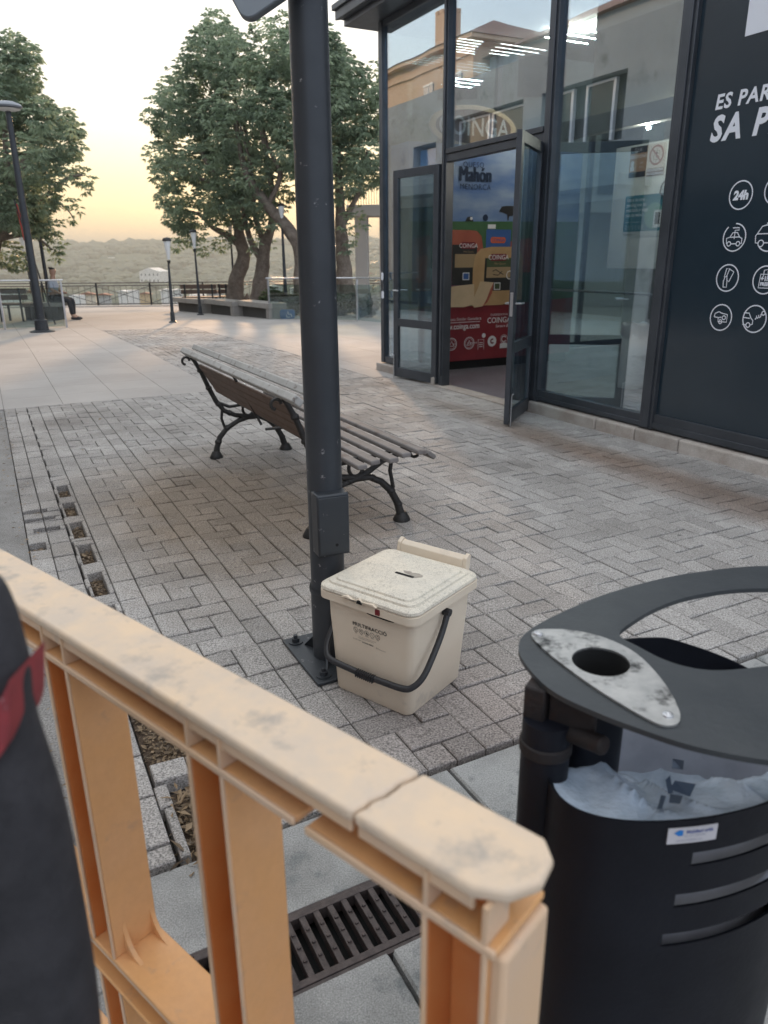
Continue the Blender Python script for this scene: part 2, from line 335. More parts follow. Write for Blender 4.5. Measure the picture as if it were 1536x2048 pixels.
# ================================================================== GROUND
def terr(x, y):
    k = y-(28.4+(x+25)*.103)
    if k < .35 and y < 60: return -0.75
    if y < 90: h = -3.5-9.85*(min(max(k, 0)/58, 1))**.8
    elif y < 500: h = -13.35-9*math.sin((y-90)/410*math.pi/2)
    else:
        q = min(1, (y-500)/800)
        h = -22.3 + (22+25.5)*(q*q*(3-2*q))
    if y > 90:
        h += 5.0*noise.noise(Vector((x*.0035, y*.0035, 1)))*min(1, (y-90)/300) + 1.0*noise.noise(Vector((x*.014, y*.012, 5)))*min(1, (y-90)/300)
    return h
def build_terrain():
    ys = [-60, -20, 0, 20] + list(np.linspace(25, 36, 34)) + list(np.linspace(38, 90, 14)) + list(np.linspace(105, 500, 24)) + list(np.linspace(520, 1500, 46)) + [1700, 2200, 4000]
    nx = 130; V = []; F = []
    for y in ys:
        wd = 60+abs(y)*1.3
        for i in range(nx):
            x = -wd+2*wd*i/(nx-1) - y*.15
            V.append((x, y, terr(x, y)))
    for j in range(len(ys)-1):
        for i in range(nx-1):
            a = j*nx+i; F.append((a, a+1, a+nx+1, a+nx))
    mb = MB(); mb.add(V, F)
    m_hill = mat('scrub_hillside', (.09, .10, .05), .95, col2=(.025, .045, .018), scale=.02, detail=8, lo=.38, hi=.6, wear=((.20, .17, .11), .008, .58, .7))
    o = mb.build('ground', m_hill, smooth=80); tag(o, kind='structure')
build_terrain()

# plaza pavement in facade coordinates; the paver rectangle is left open
PAV = [(.45, 7.12, .06, 4.5), (-9.0, .45, .40, 2.30)]
def zf(s, d): return gz(FW(s, d).y)
def build_plaza():
    ss = sorted(set([-60, -40, .45, 7.12] + [round(-9.0-.75*i, 3) for i in range(0, 25)] + [round(-9.0+.63*i, 3) for i in range(1, 15)] + [round(.45+.6*i, 3) for i in range(1, 11)]))
    ds = sorted(set([.06, .4, 2.3, 4.5, -3, -1.5, -.8, -40, -20, -10, -6] + [round(2.3+.55*i, 3) for i in range(1, 4)] + [round(4.5+.6*i, 3) for i in range(1, 16)] + [18, 26, 36]))
    mb = MB(); tint = []
    g = .004
    for i in range(len(ss)-1):
        for j in range(len(ds)-1):
            s0, s1, d0, d1 = ss[i], ss[i+1], ds[j], ds[j+1]
            cs, cdd = (s0+s1)/2, (d0+d1)/2
            if any(a < cs < b and c < cdd < e for a, b, c, e in PAV): continue
            if s1 > 7.12: continue
            if cs > .45 and 4.5 < cdd < 5.2: continue
            if cs > -.1 and cdd < .06: continue       # under the kiosk
            y = FW(cs, cdd).y
            if y > 28.1+(FW(cs, cdd).x+25)*.103 - .2: continue
            q = [FW(s0+g/2, d0+g/2), FW(s1-g/2, d0+g/2), FW(s1-g/2, d1-g/2), FW(s0+g/2, d1-g/2)]
            for p in q: p.z = gz(p.y)
            b = [(p.x, p.y, p.z-.04) for p in q]
            mb.add([tuple(p) for p in q]+b, [(0, 1, 2, 3), (0, 4, 5, 1), (1, 5, 6, 2), (2, 6, 7, 3), (3, 7, 4, 0)])
            tint += [random.random()]*5
    o = mb.build('plaza_pavement', m_slab, smooth=0); at = o.data.attributes.new('tint', 'FLOAT', 'FACE'); at.data.foreach_set('value', tint)
    tag(o, kind='structure')
    mb = MB(); fl = lambda x: 28.35+(x+25)*.103
    for x0, x1 in ((-60, -25), (-25, 0), (0, 25)):
        for y0, y1 in ((-15, 12), (12, None)):
            ya, yb = (y1, y1) if y1 else (fl(x0), fl(x1)); mb.add([(x0, y0, gz(y0)-.055), (x1, y0, gz(y0)-.055), (x1, yb, gz(yb)-.055), (x0, ya, gz(ya)-.055)], [(0, 1, 2, 3)])
    tag(mb.build('bedding_sand', m_joint, smooth=0), kind='structure')
build_plaza()
def build_edges():
    A = Vector((-34, 28.3-.927, 0)); B = Vector((9, 31.8, 0)); t = (B-A).normalized(); n_ = Vector((-t.y, t.x, 0)); mb = MB()
    k = 0; L_ = (B-A).length
    while k < L_:
        a, b = A+t*k, A+t*min(k+1.2, L_)-t*.01; q = [a-n_*.75, b-n_*.75, b+n_*.12, a+n_*.12]
        mb.add([(p.x, p.y, gz(p.y)+z) for z in (-3.5, .03) for p in q], [(0, 1, 2, 3), (4, 5, 6, 7), (0, 1, 5, 4), (1, 2, 6, 5), (2, 3, 7, 6), (3, 0, 4, 7)]); k += 1.2
    o = mb.build('plaza_edge', m_slab, bevel=.01); tag(o, kind='structure')
    mb = MB(); q = [FW(.3, 4.503), FW(7.12, 4.503), FW(7.12, 5.25), FW(.3, 5.25)]; mb.add([(p.x, p.y, -.012) for p in q], [(0, 1, 2, 3)])
    tag(mb.build('gutter', mat('old_asphalt', (.20, .19, .18), .9, col2=(.27, .26, .25), scale=5, grain=.5, gscale=160, bump=.003, bscale=120), smooth=0), kind='structure')
build_edges()

def build_pavers():
    gap = .0044
    mb = MB(); tint = []
    def brick(s0, s1, d0, d1, dz=0, tilt=None):
        if s1-s0 < .015 or d1-d0 < .015: return
        g = gap*(.7+.6*random.random()); jx = random.uniform(-.0008, .0008)
        s0 += g*.85+jx; s1 -= g*.85-jx; d0 += g/2; d1 -= g/2
        zz = random.uniform(-.0022, .0022)+dz; ta = random.uniform(-.0022, .0022); tb = random.uniform(-.0022, .0022)
        ch = .0035
        def lv(ins, z):
            out = []
            for a, b in ((s0+ins, d0+ins), (s1-ins, d0+ins), (s1-ins, d1-ins), (s0+ins, d1-ins)):
                p = FW(a, b); p.z = gz(p.y)+z+zz+(ta if a > (s0+s1)/2 else -ta)+(tb if b > (d0+d1)/2 else -tb); out.append(tuple(p))
            return out
        vs = lv(0, -.05)+lv(0, -ch)+lv(ch, 0)
        fs = [(8, 9, 10, 11)]+[(k, (k+1) % 4, 4+(k+1) % 4, 4+k) for k in range(4)]+[(4+k, 4+(k+1) % 4, 8+(k+1) % 4, 8+k) for k in range(4)]
        mb.add(vs, fs); t = random.random()
        tint.extend([t]*len(fs))
    # column of lifted stones near the left edge: list of (s0,s1,d0,d1)
    holes = []
    for k in range(9):
        s0 = 3.55+.4*k
        if s0 > 6.2: break
        holes.append((s0, s0+.27, 4.215, 4.275))
    holes += [(6.35, 6.72, 4.17, 4.29), (6.82, 7.12, 4.10, 4.262), (4.00, 4.07, 4.37, 4.50), (4.17, 4.23, 4.34, 4.50), (4.36, 4.43, 4.33, 4.46), (4.60, 4.72, 4.42, 4.50)]
    C0, C1 = 4.2, 4.3       # clipped column
    def place(s0, s1, d0, d1):
        for (a, b, c, e) in holes:
            if s0 < b-.001 and s1 > a+.001 and d0 < e-.001 and d1 > c+.001:
                # trim around the hole
                if s0 < a-.012: place(s0, a, d0, d1)
                if s1 > b+.012: place(b, s1, d0, d1)
                ss0, ss1 = max(s0, a), min(s1, b)
                if d0 < c-.012: brick(ss0, ss1, d0, c)
                if d1 > e+.012: brick(ss0, ss1, e, d1)
                return
        brick(s0, s1, d0, d1)
    for (a, b, c, e) in PAV:
        border = (a > 0)
        e2 = e-.2 if border else e
        us, ud = .1067, .1017; jobs = []
        for m_ in range(-24, 26):
            d0 = 2.258+m_*4*ud; sb = 5.74+m_*us
            for n_ in range(-60, 12):
                s0 = sb+n_*3*us
                if s0 < a-.5 or s0 > b+.5 or d0 < c-.5 or d0 > e2+.5: continue
                jobs += [(s0, s0+us, d0, d0+ud), (s0-us, s0+us, d0+ud, d0+2*ud), (s0+us, s0+2*us, d0, d0+2*ud), (s0, s0+2*us, d0-ud, d0), (s0-us, s0, d0-ud, d0+ud)]
            for n_ in range(-90, 20):
                s0 = sb+(n_*2+(m_*3) % 2)*us
                if a-.4 < s0 < b+.4 and c-.4 < d0 < e2+.4: jobs.append((s0, s0+2*us, d0+2*ud, d0+3*ud))
        for r_ in jobs:
            s0, s1, d0, d1 = max(r_[0], a), min(r_[1], b), max(r_[2], c), min(r_[3], e2)
            if s1-s0 > .015 and d1-d0 > .015: place(s0, s1, d0, d1)
        if border:      # soldier course on the outer side
            s_ = a; k = 0
            while s_ < b:
                s1 = min(s_+.2, b); place(s_, s1, e2, e2+.1); place(s_ if k else s_, min(s_+.2, b), e2+.1, e)
                s_ += .2; k += 1
    # a raised, tipped stone at the near end
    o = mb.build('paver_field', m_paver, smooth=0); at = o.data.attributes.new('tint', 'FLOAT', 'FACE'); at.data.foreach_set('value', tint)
    tag(o, kind='structure')
    mb = MB()
    for (a, b, c, e) in holes:
        q = [FW(a, c, -.046), FW(b, c, -.046), FW(b, e, -.046), FW(a, e, -.046)]
        mb.add([tuple(p) for p in q], [(0, 1, 2, 3)])
    tag(mb.build('bare_soil', m_soil, smooth=0), kind='structure')
    # dry leaf litter in the holes and along the kerb
    V = []; F = []; T = []
    def leaf(p, L, wd, yaw, pit):
        d_ = Vector((math.cos(yaw), math.sin(yaw), math.sin(pit))); sdv = Vector((-math.sin(yaw), math.cos(yaw), random.uniform(-.5, .5)))*wd
        b0 = len(V); V.extend([tuple(p), tuple(p+d_*L*.5+sdv+Vector((0, 0, L*.12))), tuple(p+d_*L), tuple(p+d_*L*.5-sdv+Vector((0, 0, L*.05)))])
        F.append((b0, b0+1, b0+2, b0+3)); T.append(random.random())
    for (a, b, c, e) in holes:
        n = int((b-a)*(e-c)*9000)+12
        for _ in range(n):
            p = FW(random.uniform(a+.01, b-.01), random.uniform(c+.008, e-.008), -.046+random.uniform(.001, .018))
            leaf(p, random.uniform(.008, .028), random.uniform(.0015, .006), random.uniform(0, 6.3), random.uniform(-.3, .3))
    for _ in range(160):
        p = FW(random.uniform(6.83, 7.2), random.uniform(4.11, 4.28), random.uniform(-.035, .0))
        leaf(p, random.uniform(.02, .06), random.uniform(.003, .008), random.uniform(0, 6.3), random.uniform(-.1, .4))
    for _ in range(260):
        p = FW(random.uniform(.5, 7.1), 4.52+random.gauss(0, .04), .004+random.random()*.01)
        leaf(p, random.uniform(.01, .03), random.uniform(.002, .006), random.uniform(0, 6.3), .1)
    for _ in range(60):
        p = FW(random.uniform(-6, 7), random.uniform(.4, 7), 0); p.z = gz(p.y)+.004
        leaf(p, random.uniform(.01, .035), random.uniform(.002, .008), random.uniform(0, 6.3), .2)
    mb = MB(); mb.add(V, F)
    ml = leaf_mat('dry_leaves', (.07, .045, .025), (.30, .21, .12), .15)
    o = mb.build('leaf_litter', ml, smooth=0); at = o.data.attributes.new('tint', 'FLOAT', 'FACE'); at.data.foreach_set('value', T)
    tag(o, 'dry brown leaf litter in the gaps of lifted pavers', 'leaves', kind='stuff')
build_pavers()
def build_near_slabs():
    mb = MB(); tint = []
    cells = [(7.14, 7.40, 2.2, 3.52), (7.14, 7.40, 3.53, 4.20), (7.14, 7.40, 4.21, 5.4), (7.585, 8.6, 1.5, 3.95), (7.585, 8.6, 3.96, 4.9), (7.585, 8.6, 4.91, 6.4),
             (7.14, 7.40, -.1, 2.19), (7.40, 7.585, 4.35, 6.4), (7.40, 7.585, -.1, 3.6), (8.61, 12, -.1, 8), (7.14, 7.4, 5.41, 12), (7.585, 8.6, -.1, 1.49), (7.4, 8.6, 6.41, 12)]
    for a, b, c, e in cells:
        vs = []
        for z, i_ in ((-.05, 0), (-.006, 0), (0, .005)):
            for s, d in ((a+i_, c+i_), (b-i_, c+i_), (b-i_, e-i_), (a+i_, e-i_)):
                p = FW(s, d); vs.append((p.x, p.y, z))
        fs = [(8, 9, 10, 11)]+[(k, (k+1) % 4, 4+(k+1) % 4, 4+k) for k in range(4)]+[(4+k, 4+(k+1) % 4, 8+(k+1) % 4, 8+k) for k in range(4)]
        mb.add(vs, fs); tint += [random.random()]*9
    o = mb.build('kerb_pavement', m_slabnear, smooth=0); at = o.data.attributes.new('tint', 'FLOAT', 'FACE'); at.data.foreach_set('value', tint)
    tag(o, kind='structure')
    q = [FW(7.1, -.1, -.052), FW(12, -.1, -.052), FW(12, 12, -.052), FW(7.1, 12, -.052)]
    mb = MB(); mb.add([tuple(p) for p in q], [(0, 1, 2, 3)]); tag(mb.build('gravel_bed', m_joint, smooth=0), kind='structure')
    # drain grate
    root = empty('drain_grate', FW(7.4925, 3.97), FANG, 'brown cast iron slotted drain grate set in the concrete behind the orange barrier', 'drain grate')
    mb = MB(); W2 = .088; L2 = .36
    ir = mat('rusty_cast_iron', (.060, .048, .046), .6, .4, col2=(.10, .08, .075), scale=40, bump=.002, bscale=120)
    mb.box(-W2, -W2+.016, -L2, L2, -.03, .002); mb.box(W2-.016, W2, -L2, L2, -.03, .002)
    n = 21
    for i in range(n+1):
        y = -L2+i*2*L2/n
        mb.box(-W2+.014, W2-.014, y-.0075, y+.0075, -.025, .0005)
        for xx in (-.035, 0, .035): mb.obox((xx, y, .002), (.006, .009, .005), 0)
    mb.build('grate_bars', ir, root, bevel=.0015)
    mb = MB(); mb.box(-W2-.012, -W2-.001, -L2-.01, L2+.01, -.05, -.001); mb.box(W2+.001, W2+.012, -L2-.01, L2+.01, -.05, -.001); mb.build('grate_frame', ir, root)
    mb = MB(); mb.add([(-W2, -L2, -.049), (W2, -L2, -.049), (W2, L2, -.049), (-W2, L2, -.049)], [(0, 1, 2, 3)]); mb.build('grate_channel', m_hole, root)
build_near_slabs()

# ================================================================== KIOSK
KF = empty('glass_pavilion', FW(0, 0), FANG, 'glass and dark metal parking entrance pavilion with open double doors and a lettered dark panel', 'building')
# local: x = along the facade, y = inwards, z up
def build_kiosk():
    Zt = 3.93; Zb = .11
    f = MB()
    def bar(x0, x1, y0, y1, z0, z1): f.box(x0, x1, y0, y1, z0, z1)
    bar(-.05, .03, -.03, .06, Zb, Zt)                 # corner post
    for x0, x1 in ((1.38, 1.47), (3.03, 3.15), (4.43, 4.56), (7.4, 7.5)):
        bar(x0, x1, -.035, .06, 0.0 if x0 < 3.1 and x0 > 1 else Zb, Zt)
        bar(x0+.028, x1-.028, -.05, -.0352, .12, Zt)     # profile ridge
    bar(.03, 1.38, -.02, .05, Zb, .19); bar(3.15, 4.43, -.022, .05, Zb, .21); bar(4.56, 7.4, -.022, .05, Zb, .23)
    bar(3.15, 4.43, -.032, -.022, .12, .155); bar(4.56, 7.4, -.032, -.022, .12, .165)
    bar(1.47, 3.03, -.03, .055, 2.33, 2.40); bar(1.47, 3.03, -.045, .03, 2.405, 2.45)   # door header
    bar(.03, 1.38, -.02, .05, Zt-.06, Zt); bar(1.47, 3.03, -.02, .05, Zt-.06, Zt); bar(3.15, 4.43, -.02, .05, Zt-.06, Zt); bar(4.56, 7.4, -.02, .05, Zt-.06, Zt)
    # end wall (left), going inwards
    for y in (1.6, 3.2, 4.9): bar(-.04, .02, y, y+.07, Zb, Zt)
    bar(-.035, .015, .06, 1.6, Zb, .19); bar(-.035, .015, 1.67, 3.2, Zb, .19); bar(-.035, .015, 3.27, 4.9, Zb, .19)
    bar(-.035, .015, .06, 4.9, Zt-.06, Zt)
    f.build('frame', m_frame, KF, bevel=.003)
    def pane(x0, x1, z0, z1, name='glass_pane', m=m_glass):
        mb = MB(); mb.box(x0, x1, .008, .016, z0, z1); return mb.build(name, m, KF, smooth=0)
    pane(.03, 1.38, .19, Zt-.06); pane(1.47, 3.03, 2.45, Zt-.06); pane(3.15, 4.43, .21, Zt-.06)
    for y in ((.06, 1.6), (1.67, 3.2), (3.27, 4.9)):
        mb = MB(); mb.box(-.014, -.006, y[0], y[1], .19, Zt-.06); mb.build('glass_pane', m_glassr, KF, smooth=0)
    mb = MB(); mb.box(4.56, 7.4, .0, .02, .23, Zt-.06); pn = mb.build('dark_panel', m_panel, KF, smooth=0)
    # roof and fascia
    mb = MB(); mb.prism([(-.42, -.33), (-.47, -.38), (8, -.38), (8, 6), (-.47, 6)], 4.00, 4.10)
    mb.prism([(-.40, -.30), (8, -.30), (8, 5.9), (-.40, 5.9)], 3.932, 4.0)
    mb.prism([(-.50, -.41), (8, -.41), (8, 6), (-.50, 6)], 4.10, 4.16)
    mb.build('roof', m_frame, KF, bevel=.006)
    # kerb stones
    edges = [(-.12, .55), (.555, 1.36), (3.06, 3.98), (3.985, 4.42), (4.425, 4.86), (4.865, 6.0), (6.005, 7.5)]
    for a, b in edges:
        mb = MB(); mb.box(a, b, -.075+random.uniform(-.004, .004), .10, -.02, .098+random.uniform(-.004, .004))
        o = mb.build('kerb_stone', m_kerb, KF, bevel=.018, bseg=3, smooth=30); at = o.data.attributes.new('tint', 'FLOAT', 'FACE'); at.data.foreach_set('value', [random.random()]*6)
    mb = MB(); mb.box(-.12, -.02, .105, 4.9, -.02, .098); mb.build('kerb_stone', m_kerb, KF, bevel=.018)
    mb = MB(); mb.box(1.37, 3.05, -.09, .09, -.03, .012); mb.build('threshold', m_kerb, KF, bevel=.004)
    # interior
    mb = MB(); mb.box(-.02, 7.5, .095, 5.0, -.06, .006); mb.build('interior_floor', m_floor_in, KF)
    mb = MB(); mb.box(-.02, 7.5, 5.0, 5.1, 0, 3.93); mb.box(7.5, 7.6, .1, 5, 0, 3.93); mb.build('back_wall', m_wall_in, KF)
    mb = MB(); mb.box(.05, 7.45, .1, 4.95, 3.80, 3.86); mb.build('ceiling', m_wall_in, KF)
    mb = MB(); mb.box(2.3, 4.35, 1.5, 1.58, 1.27, 2.44, 0); mb.build('wall_board', m_board, KF, bevel=.003)
    mb = MB(); mb.box(1.75, 7.4, .9, 1.0, 2.50, 2.66); mb.build('ceiling_beam', m_wall_in, KF, bevel=.003)
    mb = MB(); mb.box(1.95, 7.4, 1.42, 1.499, 2.70, 3.79); mb.build('upper_wall', m_beige_in, KF)
    mb = MB(); mb.box(2.25, 2.40, 2.2, 2.35, 0, 3.8); mb.build('pillar', m_wall_in, KF); mb = MB(); mb.box(4.3, 4.4, .3, 1.5, 0, 3.8); mb.build('pillar', m_wall_in, KF)
    mb = MB(); mb.box(2.4, 7.4, 2.9, 2.98, 0, 3.8); mb.build('inner_wall', m_wall_in, KF)
    mb = MB(); mb.tube([(.35, 2.2, .98), (4.2, 2.2, .98)], .014, 8); mb.build('handrail', m_chrome, KF)
    ms = mat('light_strip', (1, 1, 1), emit=((1, .97, .9), 10.0))
    ms2 = mat('added_fill_tube', (1, 1, 1), emit=((1, .97, .9), 420.0))  # for the extra strong tubes added to light the oval sign and interior
    for x, y0, y1 in ((.60, .64, .96), (.50, .66, 1.0), (.40, .68, 1.03), (.30, .72, 1.06), (.20, .76, 1.12), (.11, .82, 1.18), (.62, 1.2, 1.85), (.48, 1.22, 1.85), (.34, 1.26, 1.75), (.22, 1.32, 1.6), (1.05, 1.5, 2.1), (1.25, 1.6, 2.2), (1.45, 1.7, 2.2)):
        mb = MB(); mb.tube([(x, y0, 3.70), (x, y1, 3.70)], .0022, 6); mb.build('light_strip', ms if x < 1 else ms2, KF)
    mb = MB(); mb.lathe([(0, -.018), (.012, -.012), (.015, 0), (.009, .012), (0, .018)], (3.25, .95, 2.47), 12); mb.build('spot_lamp', mat('warm_spot', (1, .8, .4), emit=((1, .90, .74), 1300.0)), KF)
    # lettering on the dark panel
    fn = lambda ox, oz, y=-.0035: (lambda x, z: (ox+x, y, oz+z))
    L = MB()
    put_text(L, 'ES PARKING', .122, fn(4.765, 2.31), bold=.0035, shear=.12, spacing=1.12)
    put_text(L, 'SA PLA\u00c7A', .21, fn(4.755, 2.12), bold=.008, shear=.18, spacing=1.2, xs=.9)
    L.build('lettering', m_white, pn, smooth=0)
    I = MB()
    r0 = .086; wd = .008
    def C(cx, cz, a0=0, a1=360): stroke(I, circ(0, 0, r0, 40, a0, a1), wd, fn(cx, cz), closed=(a1-a0 >= 360))
    def Sx(cx, cz, pts, closed=False, ww=.0065): stroke(I, [(x*.1, z*.1) for x, z in pts], ww, fn(cx, cz), closed)
    def ring(cx, cz, x, z, r_): stroke(I, circ(x*.1, z*.1, r_*.1, 16), .0065, fn(cx, cz), True)
    cx, cz = 5.06, 1.768; C(cx, cz); put_text(I, '24h', .075, fn(cx, cz-.026), bold=.004, align='CENTER', shear=.12)
    cx, cz = 5.055, 1.508; C(cx, cz, 130, 450)
    Sx(cx, cz, [(-.55, -.4), (-.6, -.05), (-.35, .02), (-.15, .3), (.2, .3), (.4, .02), (.6, -.08), (.6, -.4), (.45, -.4)]); Sx(cx, cz, [(-.2, -.4), (.2, -.4)])
    ring(cx, cz, -.36, -.4, .14); ring(cx, cz, .34, -.4, .14); Sx(cx, cz, [(-.35, .02), (.4, .02)]); Sx(cx, cz, [(0, -.1), (0, .45), (.3, .45), (.3, .6), (-.2, .6)])
    cx, cz = 5.315, 1.505; C(cx, cz, -140, -20); C(cx, cz, 60, 110)
    Sx(cx, cz, [(-.75, -.35), (-.95, -.35), (-1.0, .1), (-.9, .2), (-.6, .65), (-.3, .72), (.9, .72), (.95, -.35), (.75, -.35)]); Sx(cx, cz, [(-.9, .2), (.9, .2)]); Sx(cx, cz, [(-.35, -.35), (.4, -.35)])
    ring(cx, cz, -.55, -.38, .2); ring(cx, cz, .6, -.38, .2)
    cx, cz = 5.044, 1.25; C(cx, cz)
    Sx(cx, cz, [(-.25, .05), (-.15, .6), (.1, .6), (-.1, .05)]); Sx(cx, cz, [(.05, .6), (.45, .4), (.15, -.25), (-.05, -.1)]); Sx(cx, cz, [(-.25, -.6), (-.28, -.2), (-.2, .05), (-.05, .12), (0, -.2), (.02, -.6), (-.25, -.6)])
    cx, cz = 5.33, 1.243; C(cx, cz)
    Sx(cx, cz, [(-.4, -.5), (-.35, .35), (.4, .35), (.45, -.5)], True); Sx(cx, cz, [(-.15, .2), (-.13, .6), (.15, .65), (.18, .2)])
    put_text(I, '+1h', .04, fn(cx, cz-.005), bold=.002, align='CENTER'); put_text(I, 'FREE', .03, fn(cx, cz-.036), bold=.0015, align='CENTER')
    cx, cz = 5.035, .989; C(cx, cz)
    Sx(cx, cz, [(-.55, .02), (-.5, .25), (-.2, .38), (0, .3), (.5, .22), (.5, -.28), (-.2, -.28), (-.2, -.02)]); Sx(cx, cz, [(-.55, .02), (-.2, -.02), (.05, .02)]); ring(cx, cz, .25, 0, .13); ring(cx, cz, 0, -.28, .13)
    cx, cz = 5.297, .996; C(cx, cz)
    Sx(cx, cz, [(-.85, .35), (-.45, .35), (-.25, .02), (-.1, -.1), (-.1, -.35), (-.25, -.4)]); Sx(cx, cz, [(-.85, -.4), (-.6, -.42)]); ring(cx, cz, -.42, -.42, .15); Sx(cx, cz, [(-.85, .05), (-.35, .02)])
    for q in (.05, .2, .35): Sx(cx, cz, [(q, -.05+q*.4), (q+.1, .08+q*.4), (q+.08, .2+q*.4)])
    ring(cx, cz, .6, .4, .12)
    cx, cz = 5.32, 1.78; C(cx, cz)
    put_text(I, 'P', .10, fn(cx, cz-.036), bold=.003, align='CENTER')
    I.build('pictograms', m_white, pn, smooth=0)
    mb = MB(); mb.box(4.93, 5.75, -.005, -.001, 2.695, 3.5); mb.build('white_notice', m_white, pn, smooth=0)
    # ---- door leaves (hinge at local x,y; angle = direction the leaf points, local)
    def leafdoor(hx, ang, flip):
        d = bpy.data.objects.new('door', None); S.collection.objects.link(d); d.parent = KF; d.location = (hx, -.045, 0); d.rotation_euler = (0, 0, ang)
        Wd = .80; z0, z1 = .022, 2.32; t = .022
        mb = MB()
        mb.box(0, .085, -t, t, z0, z1); mb.box(Wd-.085, Wd, -t, t, z0, z1)
        mb.box(.085, Wd-.085, -t, t, z1-.085, z1); mb.box(.085, Wd-.085, -t, t, z0, z0+.11); mb.box(.085, Wd-.085, -t, t, .62, .71)
        mb.build('door_frame', m_frame, d, bevel=.003)
        for a, b in ((z0+.11, .62), (.71, z1-.085)):
            g = MB(); g.box(.085, Wd-.085, -.004, .004, a, b); g.build('door_glass', m_glassd, d, smooth=0)
        mb = MB()
        mb.box(Wd+.0005, Wd+.004, -.012, .012, .93, 1.12)
        mb.tube([(Wd-.05, -t, 1.03), (Wd-.05, -t-.04, 1.03), (Wd-.15, -t-.045, 1.03)], .008, 8); mb.tube([(Wd-.05, t, 1.03), (Wd-.05, t+.04, 1.03), (Wd-.15, t+.045, 1.03)], .008, 8)
        mb.build('door_handle', m_chrome, d)
        for z in (.25, 1.15, 2.1): mb = MB(); mb.cyl((-.008, -t-.006, 0), .012, z-.06, z+.06, 12); mb.build('hinge', m_dark, d)
        mb = MB(); mb.cyl((Wd-.02, t+.012, 0), .006, .005, .28, 8); mb.tube([(Wd-.02, t+.012, .27), (Wd-.0, t+.03, .29)], .006, 6); mb.build('bolt_rod', m_chrome, d)
        return d
    leafdoor(1.37, math.pi+R(8.5), 0)
    leafdoor(3.03, -R(51), 1)
build_kiosk()
